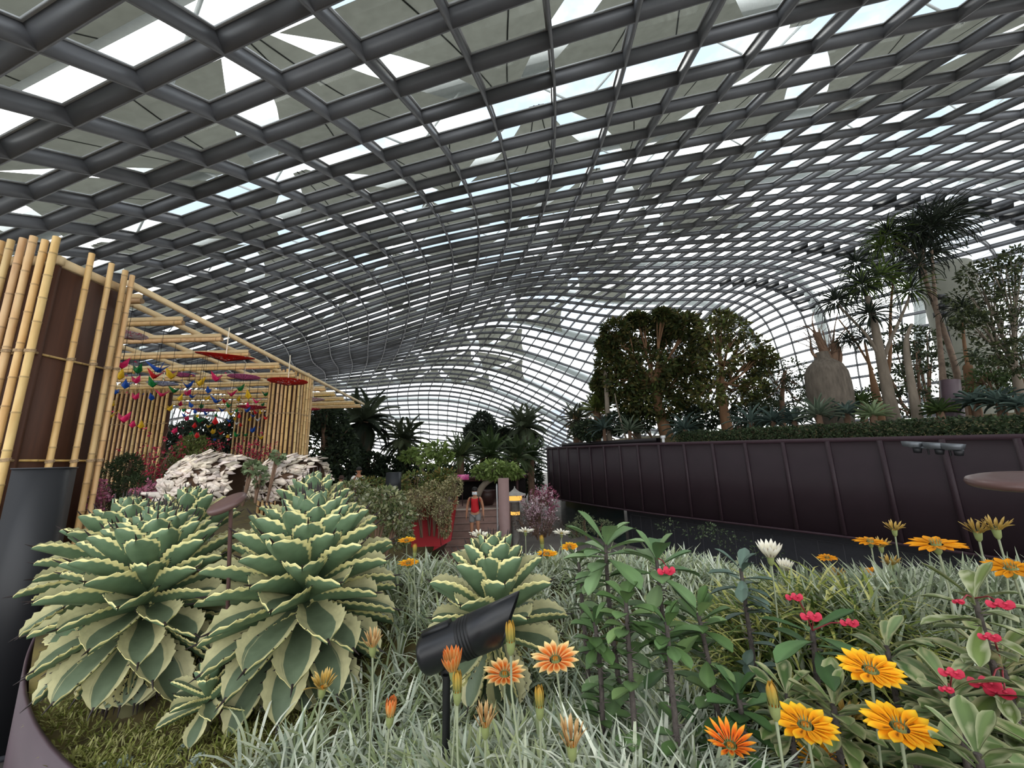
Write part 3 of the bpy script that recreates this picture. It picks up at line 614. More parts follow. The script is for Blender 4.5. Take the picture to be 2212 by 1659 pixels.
GZ = [
 ('yellow', 1740, 1568, 130, 'broad yellow gazania, lower left of the three large yellow ones at the front right'),
 ('yellow', 1943, 1572, 150, 'largest yellow gazania with a dark ring, at the front right'),
 ('yellow', 1880, 1448, 128, 'yellow gazania above and between the two biggest yellow ones'),
 ('spiky', 1772, 1645, 112, 'narrow-petalled yellow gazania cut by the bottom edge of the photo'),
 ('orange', 1578, 1612, 112, 'deep orange gazania with pointed petals at the front, left of the yellow ones'),
 ('orangewhite', 1090, 1457, 88, 'orange gazania with cream petal tips, left of the pair below the spotlight'),
 ('orangewhite', 1200, 1425, 98, 'orange gazania with cream petal tips, right of the pair below the spotlight'),
 ('cup', 978, 1450, 62, 'half-closed orange gazania standing in front of the black spotlight'),
 ('closed', 843, 1548, 40, 'closed rust-orange gazania bud rising alone from the sage leaves'),
 ('bud', 988, 1496, 40, 'small yellowish gazania bud under the half-closed orange flower'),
 ('dry', 697, 1487, 62, 'withered yellow gazania over the bright silver leaves'),
 ('tan', 805, 1398, 52, 'small dried gazania head left of the black spotlight'),
 ('tan', 1048, 1570, 62, 'thin pale yellow spent gazania in the middle of the sage leaves'),
 ('tan', 1235, 1612, 75, 'tan dried gazania with long spikes near the bottom of the photo'),
 ('bud', 1103, 1388, 40, 'pale green gazania bud just right of the spotlight mouth'),
 ('bud', 1166, 1528, 40, 'slim brownish gazania bud below the right cream-tipped flower'),
 ('dry', 452, 1582, 40, 'withered orange gazania at the left end of the silver leaves'),
 ('dry', 1830, 1556, 75, 'olive brown withered gazania between the two big yellow ones'),
 ('dry', 2075, 1572, 72, 'olive withered gazania right of the largest yellow one'),
 ('bud', 1672, 1526, 50, 'greenish gazania bud at the upper left of the front yellow flower'),
 ('yellow', 882, 1217, 42, 'yellow gazania beside the right flank of the largest agave'),
 ('yellow', 878, 1168, 36, 'small yellow gazania below the red stair wall'),
 ('bud', 896, 1194, 17, 'yellow gazania bud just above the flower at the largest agave'),
 ('yellow', 1182, 1197, 42, 'yellow gazania above the medium agave, left of the green shrub'),
 ('yellow', 1230, 1182, 36, 'yellow gazania partly behind the tallest green shrub'),
 ('bud', 1171, 1176, 17, 'orange-yellow gazania bud above the medium agave'),
 ('yellow', 1114, 1200, 28, 'small yellow gazania behind the leaf tips of the medium agave'),
 ('white', 1035, 1157, 42, 'white gazania at the foot of the stairs'),
 ('white', 1135, 1149, 36, 'white gazania right of the brown pillar foot'),
 ('white', 1213, 1153, 36, 'white gazania beside the corner of the glass wall'),
 ('white', 1146, 1206, 32, 'white gazania just behind the medium agave'),
 ('whitecup', 1664, 1204, 50, 'white gazania with dark petal backs in front of the grey recess'),
 ('whitecup', 1697, 1232, 34, 'small half-open white gazania next to the dark-backed one'),
 ('gold', 1880, 1170, 64, 'golden gazania seen from the side at the top of the right mound'),
 ('dry', 1932, 1146, 42, 'dry gazania head standing highest left on the right mound'),
 ('dry', 1903, 1182, 40, 'dry gazania head below the golden side-on flower'),
 ('gold', 2022, 1176, 112, 'wide golden gazania seen edge-on near the top of the right mound'),
 ('dry', 2112, 1152, 62, 'dry brown gazania head, left of the tallest pair on the right'),
 ('dry', 2152, 1146, 66, 'dry golden gazania head, right of the tallest pair on the right'),
 ('gold', 2184, 1228, 118, 'golden gazania cut by the right edge of the photo'),
 ('gold', 1787, 1205, 40, 'small golden gazania at the left foot of the right mound'),
 ('gold', 1893, 1237, 52, 'orange-gold gazania in the middle of the right mound'),
 ('dry', 1925, 1221, 42, 'dry gazania head just right of the orange-gold flower on the mound'),
 ('spiky', 1840, 1270, 46, 'spiky yellow gazania above the striped grass'),
 ('dry', 1808, 1246, 38, 'dry gazania head among the grey leaves left on the mound'),
 ('whitecup', 1881, 1297, 36, 'faded white gazania below the spiky yellow one'),
]
for k, px, py, w_, lab in GZ:
    small = w_ < 45 and py < 1300
    tl = {'cup': 6, 'closed': 5, 'bud': 4, 'gold': 8, 'dry': 8}.get(k, 9)
    gazania(k, px, py, w_, lab, D={'cup': .056, 'closed': .034, 'bud': .032, 'dry': .056, 'tan': .050, 'whitecup': .052, 'orange': .072}.get(k, .085), tilt=14 if k == 'orange' else tl)
# ------------------------------------------------------------------ spiny green shrubs
EUST = mat('spiny_stem', '#4b4440', rough=.9, var=.3, scale=60, bump=.4)
EUTH = mat('spiny_thorn', '#5c5450', rough=.6)
EUL = mat('shrub_leaf', '#ffffff', rough=.45, var=.12, scale=30, vc='mul', trans=.12, spec=.4)
EUB = mat('red_bract', '#c5304a', rough=.5, var=.12, scale=60, trans=.15); EUF = mat('red_flower_stalk', '#8a2f38', rough=.6)
def leaf_grid(m, b, d, nrm, L, wd, droop, col, var=None, prof=((0, .15, .4, .7, .9, 1), (.12, .3, .72, 1, .75, .12))):
    nt, ns = 8, 5; tt = np.linspace(0, 1, nt); d = norm(d); sd = norm(np.cross(d, nrm)); nn = norm(np.cross(sd, d))
    ang = -RAD(droop)*tt; D = d[None]*np.cos(ang)[:, None]+nn[None]*np.sin(ang)[:, None]; N_ = -d[None]*np.sin(ang)[:, None]+nn[None]*np.cos(ang)[:, None]
    c = b+np.cumsum(D, 0)*L/nt-D[0]*L/nt; pw = np.interp(tt, *prof); S = np.broadcast_to(np.linspace(-1, 1, ns)[None], (nt, ns))
    P = c[:, None]+sd*(S*wd/2*pw[:, None])[..., None]+N_[:, None]*(.16*wd*np.abs(S)*pw[:, None])[..., None]
    C = np.broadcast_to(np.asarray(col, float), (nt, ns, 3)).copy()
    C[:, ns//2] *= 1.22
    if var is not None: C[:, 0] = var; C[:, -1] = var; k = nr.random((nt, ns)) < .22; C[k] = var
    m.grid(P, 0, C); m.grid((P-N_[:, None]*.0012)[:, ::-1], 0, C[:, ::-1]*.9)
def shrub(px, py, Y, label, n=12, L=.085, wd=.034, cols=('#607c4a', '#6f8c58', '#54703f', '#7d985f'), var=None, el=(-10, 62), flowers=(), lean=(0, 0), stem_r=.0062, low=True, sd=1):
    if var: n = int(n*1.5)
    if Y < .76: Y *= 1.24; L *= 1.28; wd *= 1.28; stem_r *= 1.1
    rg = random.Random(sd); c = at(px, py, Y); bx, by = c[0]+lean[0], c[1]+lean[1]; bz = sbase(bx, by)-.01
    root = thing('spiny_shrub', label, 'shrub', (bx, by, bz), 'spiny shrubs in the bed'); b = np.array([bx, by, bz])
    path = np.array([b, b*.65+c*.35+[rg.uniform(-.01, .01), rg.uniform(-.01, .01), 0], b*.3+c*.7+[rg.uniform(-.01, .01), 0, 0], c])
    pt = resample(path, 9); m = MB(); m.tube(pt, np.linspace(stem_r*1.2, stem_r*.7, 9), 8); m.build('stem', EUST, root, smooth=True)
    th = MB(); Ls = np.linalg.norm(c-b)
    for i in range(int(Ls/.0045)):
        f = rg.uniform(.02, .96); p = pt[0]+(pt[-1]-pt[0])*f; k = f*8; i0 = int(k); p = pt[i0]+(pt[min(8, i0+1)]-pt[i0])*(k-i0); a = rg.uniform(0, 2*pi); d = np.array([cos(a), sin(a), rg.uniform(-.3, .5)])
        th.tube([p+d*stem_r*.7, p+d*(stem_r+.013)], [.0014, .0002], 4, caps=False)
    th.build('thorns', EUTH, root)
    lf = MB()
    for i in range(n):
        f = i/max(1, n-1); ph = i*2.4+rg.uniform(-.3, .3); e = RAD(el[1]+(el[0]-el[1])*f+rg.uniform(-8, 8)); d = np.array([cos(e)*cos(ph), cos(e)*sin(ph), sin(e)])
        p = c-np.array([0, 0, .045*f]); k = rg.uniform(.8, 1.1)*(.72+.28*min(1, 3*f+.3)); col = np.array(srgb(rg.choice(cols)))*rg.uniform(.85, 1.15)
        leaf_grid(lf, p+d*.006, d, np.array([0, 0, 1.])+.01, L*k, wd*k, rg.uniform(5, 45), col, np.array(srgb(var)) if var else None)
    if low:
        for i in range(int(n*2.4)):
            f = rg.uniform(.18, .95); p = b+(c-b)*f; ph = rg.uniform(0, 2*pi); e = RAD(rg.uniform(-15, 35)); d = np.array([cos(e)*cos(ph), cos(e)*sin(ph), sin(e)])
            leaf_grid(lf, p, d, np.array([0, 0, 1.])+.01, L*.8, wd*.9, 25, np.array(srgb(rg.choice(cols)))*.9, np.array(srgb(var)) if var else None)
    lf.build('leaves', EUL, root, smooth=True)
    for fx, fy, fs in flowers:
        fs *= .9; q = at(fx, fy, Y-.07); fm = MB(); vw = norm(EYE-q)*.55+np.array([0, 0, .6]); vw = norm(vw); X = norm(np.cross(vw, [0, 0, 1.])); Yv = np.cross(vw, X)
        for (ox, oy) in ((0, 0), (.8, .3)):
            o_ = q+(X*ox+Yv*oy)*.014*fs
            for a in (0, pi, pi/2) if ox == 0 else (0.3, pi+.3):
                dd = X*cos(a)+Yv*sin(a); leaf_grid(fm, o_, dd+vw*.25, vw, .0125*fs, .0155*fs, 10, (1, 1, 1), prof=((0, .3, .7, 1), (.3, .9, 1, .5)))
            fm.lathe([(.0001, .003), (.0025, .002), (.003, 0)], 8, o_+vw*.002)
        fm.build('flower', EUB, root, smooth=True)
        fs_ = MB(); fs_.tube([c, (c+q)/2+[0, 0, .008], q], .0013, 5); fs_.build('flower_stalk', EUF, root)
    return root
VG = '#b4b488'
shrub(1308, 1172, 1.0, 'tallest green spiny shrub, standing right of the medium agave', 13, .125, .046, cols=('#7b9868', '#8aa572', '#6b8858'), sd=2, lean=(.02, .05))
shrub(1418, 1205, .98, 'green spiny shrub with a red flower, second from the tallest one', 12, .110, .042, cols=('#6f8c5c', '#5c7c50', '#80986a'), flowers=((1446, 1233, 1.25),), sd=3, lean=(.03, .05))
shrub(1352, 1298, .90, 'short green spiny shrub in front of the tallest shrub', 13, .070, .034, sd=4)
shrub(1508, 1325, .92, 'leafy green spiny shrub left of the striped grass', 14, .080, .034, sd=5, lean=(.03, .0))
shrub(1600, 1228, 1.08, 'small blue-green shrub below the grey recess', 10, .085, .028, cols=('#5c7062', '#6a8072', '#52665a'), sd=6)
shrub(1595, 1500, .70, 'low glossy green shrub at the front, left of the yellow flowers', 10, .060, .030, cols=('#4b6b3a', '#587a48', '#3f5c32'), sd=7)
shrub(1755, 1362, .74, 'spiny shrub with long narrow leaves and three red flowers', 9, .105, .027, el=(-6, 28), cols=('#4f7040', '#5c7c4c', '#456438'), flowers=((1722, 1290, 1.0), (1760, 1332, 1.2), (1842, 1346, 1.0)), sd=8, lean=(.02, .04), low=False)
shrub(1800, 1522, .66, 'cream-variegated shrub behind the lower left yellow flower', 11, .075, .025, cols=('#6a8048', '#7c9058'), var=VG, sd=9)
shrub(2052, 1488, .62, 'cream-variegated shrub with red flowers above the largest yellow flower', 11, .082, .026, cols=('#647c44', '#74885a'), var=VG, flowers=((2065, 1455, 1.0), (2050, 1490, .6)), sd=10)
shrub(2105, 1292, .78, 'variegated shrub with a red flower at the right edge, upper one', 9, .095, .028, cols=('#7a8a50', '#66783f'), var='#b9bd98', flowers=((2172, 1306, 1.1), (2075, 1300, .5)), sd=11)
shrub(2165, 1440, .64, 'variegated shrub with drooping red flowers at the right edge, middle one', 10, .10, .03, cols=('#6c7f40', '#7d8e54'), var='#c2bd92', flowers=((2146, 1377, .9), (2140, 1478, 1.3), (2172, 1497, 1.2)), sd=12)
shrub(2112, 1628, .52, 'variegated shrub in the lower right corner', 9, .07, .024, cols=('#5f7440', '#708450'), var='#a8ac84', sd=13)
shrub(1952, 1548, .70, 'small shrub with one red flower behind the largest yellow flower', 7, .05, .02, cols=('#55703c', '#64804c'), flowers=((1948, 1546, 1.0),), sd=14)
shrub(1250, 1215, 1.12, 'dark narrow-leaved shrub between the medium agave and the tallest shrub', 16, .055, .014, cols=('#4f6038', '#5f7044', '#43542f'), sd=15)
shrub(1440, 1345, .86, 'dark green spiny shrub between the two leafy shrubs', 12, .065, .03, cols=('#54703f', '#638050'), sd=16)
shrub(1285, 1345, .95, 'low dark green shrub behind the cream-tipped flowers', 12, .06, .028, cols=('#54703f', '#638050', '#476238'), sd=17)

for a in [(1915, 1395, .86, 'variegated shrub between the long-leaved shrub and the right edge', 10, .10, .03, 31), (1700, 1500, .86, 'variegated shrub above the lower left yellow flower', 10, .085, .028, 32), (1975, 1620, .70, 'dark green shrub below the largest yellow flower', 10, .075, .03, 33), (2195, 1560, .70, 'variegated shrub low at the right edge of the photo', 10, .09, .03, 34)]:
    shrub(a[0], a[1], a[2], a[3], a[4], a[5], a[6], cols=('#647c44', '#74885a', '#55703c'), var=None if a[7] == 33 else VG, sd=a[7])
# ------------------------------------------------------------------ bamboo pavilion with parasols and paper cranes
BAM = mat('bamboo', '#c39a63', rough=.45, var=.0, scale=3, col2='#d6b67f', vc='mul', stretch=(6, 6, 1))
BOARD = mat('brown_board', '#4a2c1c', rough=.65, var=.15, scale=4, stretch=(8, 8, .5)); ROPE = mat('jute_rope', '#b49a78', rough=.95, var=.3, scale=60)
TIMB = mat('pale_timber', '#e0c79b', rough=.6, var=.10, scale=5)
def bamboo(a, b, r, rg):
    a = np.asarray(a, float); b = np.asarray(b, float); L = np.linalg.norm(b-a); m = MB(); z = [0.]; rr = [r]; cc = [1.]
    s = rg.uniform(.08, .25)
    while s < L-.05:
        z += [s-.012, s-.003, s+.003, s+.012]; rr += [r, r*1.10, r*1.10, r*.985]; cc += [1, .62, .62, 1.05]; s += rg.uniform(.24, .36)
    z.append(L); rr.append(r); cc.append(1.)
    t_ = np.array(z)/L; P = a+(b-a)*t_[:, None]; hue = np.array([1, 1, 1])*rg.uniform(.78, 1.12)*np.array([1, rg.uniform(.95, 1.06), rg.uniform(.85, 1.12)])
    m.tube(P, rr, 10, col=None); n_ = m.n; C = np.ones((n_, 4)); k = len(z)*10; C[:k, :3] = (np.array(cc)[:, None, None]*np.ones((1, 10, 1))*hue).reshape(-1, 3); C[k:, :3] = hue*.45  # end caps darkened to stand for the shaded hollow of the pole
    m.c = [C]; m.hasc = True; return m
def lash(m, c, r, axis=2):
    for k in range(3):
        th = np.linspace(0, 2*pi, 13); p = np.stack([c[0]+(r+.004)*np.cos(th), c[1]+(r+.004)*np.sin(th), c[2]+(k-1)*.011+.006*np.sin(th)], 1); m.tube(p, .005, 5, caps=False)
TOPZ, BOTZ = EZ+2.42, EZ-1.12
def screen(label, faces, zr, seed, board_top=EZ+2.16, top=TOPZ, bot=BOTZ, R=.030):
    """faces: list of (pole xy list, board polyline xy pair, outward xy)"""
    rg = random.Random(seed); p0 = faces[0][0][0]; root = thing('bamboo_screen', label, 'bamboo screen', (p0[0], p0[1], bot), 'bamboo screens of the pavilion')
    bd = MB(); rp = MB()
    for poles, (b0, b1), o in faces:
        b0 = np.array(b0); b1 = np.array(b1); o = np.array(o); d = b1-b0; L = np.linalg.norm(d); ctr = (b0+b1)/2-o*.055
        rot = np.stack([np.r_[d/L, 0], np.r_[o, 0], (0, 0, 1)], 1); bd.box((ctr[0], ctr[1], (board_top+bot)/2), (L, .03, board_top-bot), 0, rot)
        tm = MB(); tm.box((ctr[0], ctr[1], board_top+.06), (L+.02, .06, .09), 0, rot); tm.build('top_rail', TIMB, root)
        for z in zr:
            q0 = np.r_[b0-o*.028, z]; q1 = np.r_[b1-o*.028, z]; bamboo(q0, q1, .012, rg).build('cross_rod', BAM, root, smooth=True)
        for p in poles:
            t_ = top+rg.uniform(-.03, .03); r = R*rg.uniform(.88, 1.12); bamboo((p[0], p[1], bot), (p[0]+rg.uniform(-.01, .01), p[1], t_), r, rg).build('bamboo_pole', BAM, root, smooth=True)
            for z in zr: rp = MB(); lash(rp, (p[0], p[1], z+rg.uniform(-.01, .01)), r); rp.build('rope_lashing', ROPE, root, smooth=True)
    bd.build('backing_board', BOARD, root); return root
X_ = lambda px, Y, y=760: float(at(px, y, Y)[0])
pf = [(x, 3.61) for x in np.linspace(-5.86, -4.72, 11)]
ps = [(-4.68, y) for y in (3.93, 4.15, 4.31, 4.40)]
screen('nearest bamboo screen at the left edge, taller than the dark post in front of it', [(pf, ((-6.0, 3.65), (-4.73, 3.65)), (0, -1)), (ps, ((-4.73, 3.65), (-4.73, 4.43)), (1, 0))], (EZ+1.20, EZ+.145), 1)
Y1 = 9.35
pf = [(x, Y1) for x in np.linspace(-6.02, -5.40, 7)]; xs = pf[-1][0]+.03
screen('bamboo screen at the far right corner of the pavilion, behind the red parasol', [(pf, ((pf[0][0]-.04, Y1+.05), (xs, Y1+.05)), (0, -1)), ([(xs+.03, Y1+.10+i*.12) for i in range(5)], ((xs, Y1+.05), (xs, Y1+.66)), (1, 0))], (EZ+1.33, EZ+.09), 2)
Y2 = 10.4; pf = [(x, Y2) for x in np.linspace(-11.5, -9.5, 17)]
screen('bamboo screen on the far side of the pavilion, seen just past the nearest one', [(pf, ((pf[0][0]-.1, Y2+.05), (pf[-1][0]+.05, Y2+.05)), (0, -1))], (EZ+1.3, EZ+.1), 3)
Y3 = 14.4; pf = [(x, Y3) for x in np.linspace(-10.45, -8.98, 11)]
screen('bamboo screen deepest in the pavilion, below the thickest bunch of cranes', [(pf, ((pf[0][0]-.05, Y3+.05), (pf[-1][0]+.3, Y3+.05)), (0, -1))], (EZ+1.2, EZ+.05), 4)
rg = random.Random(5)
perg = thing('pergola_roof', 'open pergola roof of pale timber and bamboo rods over the paper cranes', 'pergola', (-6.5, 8, TOPZ-.1))
for i, x0 in enumerate((-4.83, -5.33, -6.2, -7.2, -8.3, -9.4, -10.6)):
    m = MB(); m.beam((x0, 4.5, EZ+2.36), (x0-.95, 14.8, EZ+2.36), .045, .075); m.build('roof_beam', TIMB, perg)
for i, y in enumerate((4.75, 5.55, 6.35, 7.3, 8.3, 9.2, 10.1, 11.0, 11.9, 12.8, 13.7, 14.5)):
    xr = -4.83-.092*(y-4.5)+rg.uniform(-.08, .06); m = MB(); m.beam((xr-.05, y, EZ+2.29), (-12, y, EZ+2.29), .05, .06); m.build('roof_slat', TIMB, perg)
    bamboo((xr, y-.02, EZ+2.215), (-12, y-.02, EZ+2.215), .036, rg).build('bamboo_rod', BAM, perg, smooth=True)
# posts so the pergola stands: slim bamboo uprights inside the screens
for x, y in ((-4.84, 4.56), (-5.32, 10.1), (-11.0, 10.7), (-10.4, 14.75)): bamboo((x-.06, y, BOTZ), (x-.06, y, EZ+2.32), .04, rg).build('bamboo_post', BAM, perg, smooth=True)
def para_mat(name, base, spots, dens, lo, hi):
    m = bpy.data.materials.new(name); m.use_nodes = True; t = NT(m); o_ = t.n('ShaderNodeOutputMaterial'); p = t.n('ShaderNodeBsdfPrincipled'); p.inputs['Roughness'].default_value = .5
    tc = t.n('ShaderNodeTexCoord'); vo = t.n('ShaderNodeTexVoronoi'); vo.inputs['Scale'].default_value = 26; t.l(tc.outputs['Object'], vo.inputs[0])
    nz = t.n('ShaderNodeTexNoise'); nz.inputs['Scale'].default_value = 3.2; t.l(tc.outputs['Object'], nz.inputs[0])
    a = t.n('ShaderNodeMath', operation='LESS_THAN'); t.l(vo.outputs['Distance'], a.inputs[0]); a.inputs[1].default_value = dens
    b = t.n('ShaderNodeMath', operation='GREATER_THAN'); t.l(nz.outputs[0], b.inputs[0]); b.inputs[1].default_value = lo
    c = t.n('ShaderNodeMath', operation='MULTIPLY'); t.l(a.outputs[0], c.inputs[0]); t.l(b.outputs[0], c.inputs[1])
    mx = t.n('ShaderNodeMix', data_type='RGBA'); t.l(c.outputs[0], mx.inputs[0]); mx.inputs[6].default_value = (*srgb(base), 1); mx.inputs[7].default_value = (*srgb(spots), 1)
    tr = t.n('ShaderNodeBsdfTranslucent'); t.l(mx.outputs[2], tr.inputs[0]); t.l(mx.outputs[2], p.inputs[0]); ms = t.n('ShaderNodeMixShader'); ms.inputs[0].default_value = .45
    t.l(p.outputs[0], ms.inputs[1]); t.l(tr.outputs[0], ms.inputs[2]); t.l(ms.outputs[0], o_.inputs[0]); return m
PM = dict(red=para_mat('parasol_red', '#d8262c', '#f3e4e4', .40, .56, 1), white=para_mat('parasol_white', '#efe6ea', '#d7447a', .32, .42, 1), pink=para_mat('parasol_pink', '#e79acb', '#c9569c', .3, .55, 1), blue=para_mat('parasol_blue', '#dfe4f2', '#8b9bd8', .35, .45, 1), rose=para_mat('parasol_rose', '#dc4a74', '#efc3cf', .3, .5, 1))
RIB = mat('parasol_rib', '#5a2620', rough=.6); STK = mat('parasol_stick', '#e8dcc6', rough=.6)
PARA = []
def parasol(px, py, wpx, kind_, Y, label, tilt=(0, 0)):
    c = at(px, py, Y); st = sqrt(1+((px-CX)/FPX)**2); R = wpx*Y/FPX/2/st**.9
    PARA.append((c[0], c[1], c[2], R)); root = thing('parasol', label, 'parasol', c, 'parasols hanging in the pavilion'); n = 32; Tm = np.array(Euler((RAD(tilt[0]), RAD(tilt[1]), 0)).to_matrix())
    th = np.arange(n)*2*pi/n; rr = np.array([.02, .35, .7, 1.])*R; z = np.array([-.20, -.11, -.03, .03])*R
    P = np.stack([rr[:, None]*np.cos(th), rr[:, None]*np.sin(th), z[:, None]+0*th], -1) @ Tm.T+c
    m = MB(); m.grid(P, close_v=True); m.grid((P+[0, 0, .004])[:, ::-1], close_v=True); m.build('canopy', PM[kind_], root, smooth=True)
    m = MB()
    for k in range(0, n, 2): m.tube(P[:, k]-[0, 0, .004], .0028, 4)
    m.build('ribs', RIB, root); m = MB(); m.lathe([(.0001, -.24*R), (.03*R, -.22*R), (.03*R, -.16*R)], 8, c); m.build('hub', RIB, root)
    m = MB(); top = c+np.array([0, 0, max(.12, EZ+2.2-c[2])]); m.tube([c-[0, 0, .18*R], top], .008, 6); m.build('stick', STK, root)
for a in [(488, 770, 134, 'red', 5.75, 'large red parasol with white blossoms, hanging in front of the roof rods', (8, 6)),
          (270, 724, 108, 'white', 5.75, 'white parasol with pink blossom sprays beside the nearest bamboo screen'),
          (622, 825, 90, 'red', 7.35, 'red parasol with white blossoms in front of the far right bamboo screen'),
          (527, 815, 74, 'pink', 8.1, 'pink parasol between the two red parasols'),
          (392, 810, 62, 'pink', 8.8, 'pink parasol left of the large red parasol'),
          (352, 829, 72, 'blue', 8.2, 'pale blue and white parasol low among the left cranes'),
          (500, 845, 56, 'blue', 11.2, 'small pale blue parasol far back behind the cranes'),
          (545, 880, 66, 'rose', 11.9, 'rose parasol far back behind the thickest cranes'),
          (440, 886, 54, 'pink', 12.2, 'small pink parasol deep in the pavilion'),
          (676, 863, 52, 'white', 10.4, 'white parasol peeping out right of the far bamboo screen'),
          (672, 884, 40, 'rose', 11.2, 'rose parasol peeping out low right of the far bamboo screen')]: parasol(*a)
# paper cranes
CC = dict(pink='#ee2f72', green='#12843f', blue='#1a55b8', yellow='#f0c62a', red='#d92428', white='#eceef2')
CM = {k: mat('paper_'+k, v, rough=.5, var=.05, scale=40, trans=.3) for k, v in CC.items()}
STRG = mat('black_string', '#1d1b1c', rough=.9)
def crane_mesh():
    m = MB(); w_ = .5
    A = np.array
    top = A([0, 0, .10]); bot = A([0, 0, -.16]); f = A([.16, 0, .0]); b = A([-.16, 0, .0]); l = A([0, .10, 0]); r = A([0, -.10, 0])
    m.add([f, l, b, r, bot, top], tris=[(1, 0, 4), (2, 1, 4), (3, 2, 4), (0, 3, 4), (0, 1, 5), (1, 2, 5), (2, 3, 5), (3, 0, 5)])
    for s in (1, -1):
        m.add([A([.15, s*.05, .0]), A([-.15, s*.05, .0]), A([.03, s*.46, .30]), A([0, s*.07, -.13]), A([.02, s*.2, .02])], tris=[(0, 1, 2), (0, 2, 4), (4, 2, 1), (0, 4, 3), (4, 1, 3)])
    m.add([A([.06, .03, -.10]), A([.06, -.03, -.10]), A([.14, 0, -.02]), A([.40, 0, .26]), A([.34, .012, .26])], tris=[(0, 1, 3), (1, 2, 3), (2, 0, 3)])
    m.add([A([.36, .018, .26]), A([.36, -.018, .26]), A([.41, 0, .29]), A([.50, 0, .19])], tris=[(0, 1, 3), (1, 2, 3), (2, 0, 3)])
    m.add([A([-.06, .03, -.10]), A([-.06, -.03, -.10]), A([-.14, 0, -.02]), A([-.44, 0, .32])], tris=[(1, 0, 3), (2, 1, 3), (0, 2, 3)])
    return m
CR = dict(
 pink=[(790, 925, 120), (880, 1025, 95), (1395, 1010, 105), (875, 1132, 85), (1045, 1112, 85), (1210, 1108, 80), (1495, 1112, 75), (1165, 1178, 60), (800, 1272, 120), (855, 1312, 85), (1125, 1352, 75), (1165, 1392, 55), (1600, 1185, 55), (1205, 1272, 60), (1655, 1160, 60)],
 green=[(890, 958, 110), (985, 1048, 105), (1125, 1088, 85), (1550, 1078, 80), (1715, 1112, 70), (1080, 1167, 65), (1300, 1193, 60), (1475, 1187, 60), (1290, 1280, 85), (1525, 1377, 60), (1235, 1370, 65), (1525, 1220, 45), (1715, 1370, 50), (1185, 1217, 50), (1395, 1250, 50), (1695, 1181, 45), (1585, 1376, 40)],
 blue=[(1020, 950, 125), (810, 1058, 100), (745, 1098, 80), (1215, 1058, 85), (1345, 1092, 75), (980, 1137, 80), (1395, 1155, 85), (1235, 1187, 65), (1435, 1215, 55), (1630, 1347, 70), (1595, 1217, 60), (1330, 1237, 50), (1260, 1227, 50), (1240, 1127, 60), (1635, 1252, 45), (1730, 1255, 45), (1385, 1407, 35), (1190, 1248, 45), (1480, 1285, 35), (1735, 1295, 30)],
 yellow=[(775, 998, 110), (1105, 992, 120), (1290, 1040, 105), (1605, 1125, 95), (1160, 1142, 75), (1022, 1177, 65), (1095, 1207, 75), (720, 1178, 90), (705, 1252, 95), (910, 1318, 85), (1335, 1140, 60), (1540, 1147, 65), (1490, 1238, 60), (1375, 1357, 65), (1470, 1387, 50), (1685, 1392, 60), (1345, 1320, 45), (1612, 1277, 45), (1515, 1272, 40), (1680, 1232, 45), (1275, 1255, 40)],
 red=[(995, 992, 110), (1390, 1292, 90), (1255, 1318, 70), (1272, 1382, 70), (1450, 1158, 55), (1740, 1182, 50), (1650, 1232, 50), (1545, 1257, 50), (1555, 1312, 45), (1715, 1267, 45), (1425, 1365, 40), (1215, 1232, 45), (1480, 1312, 40)],
 white=[(1252, 1402, 45), (1445, 1280, 40), (1665, 1278, 45), (1527, 1302, 38)])
CRM = {}; allc = []; placed = []
for cn, L in CR.items():
    for cx_, cy_, w_ in L: allc.append((cn, cx_*.33454, 480+cy_*.33454, w_*.33454))
rods = np.array([v+d for v in (4.75, 5.55, 6.35, 7.3, 8.3, 9.2, 10.1, 11.0, 11.9, 12.8) for d in (-.03, .03)])
lab_used = {}
ordw = ['first', 'second', 'third', 'fourth', 'fifth', 'sixth', 'seventh', 'eighth', 'ninth', 'tenth', 'eleventh', 'twelfth']
def tier(y): return 'top' if y < 840 else 'upper' if y < 868 else 'middle' if y < 897 else 'lower' if y < 925 else 'lowest'
base_mesh = None
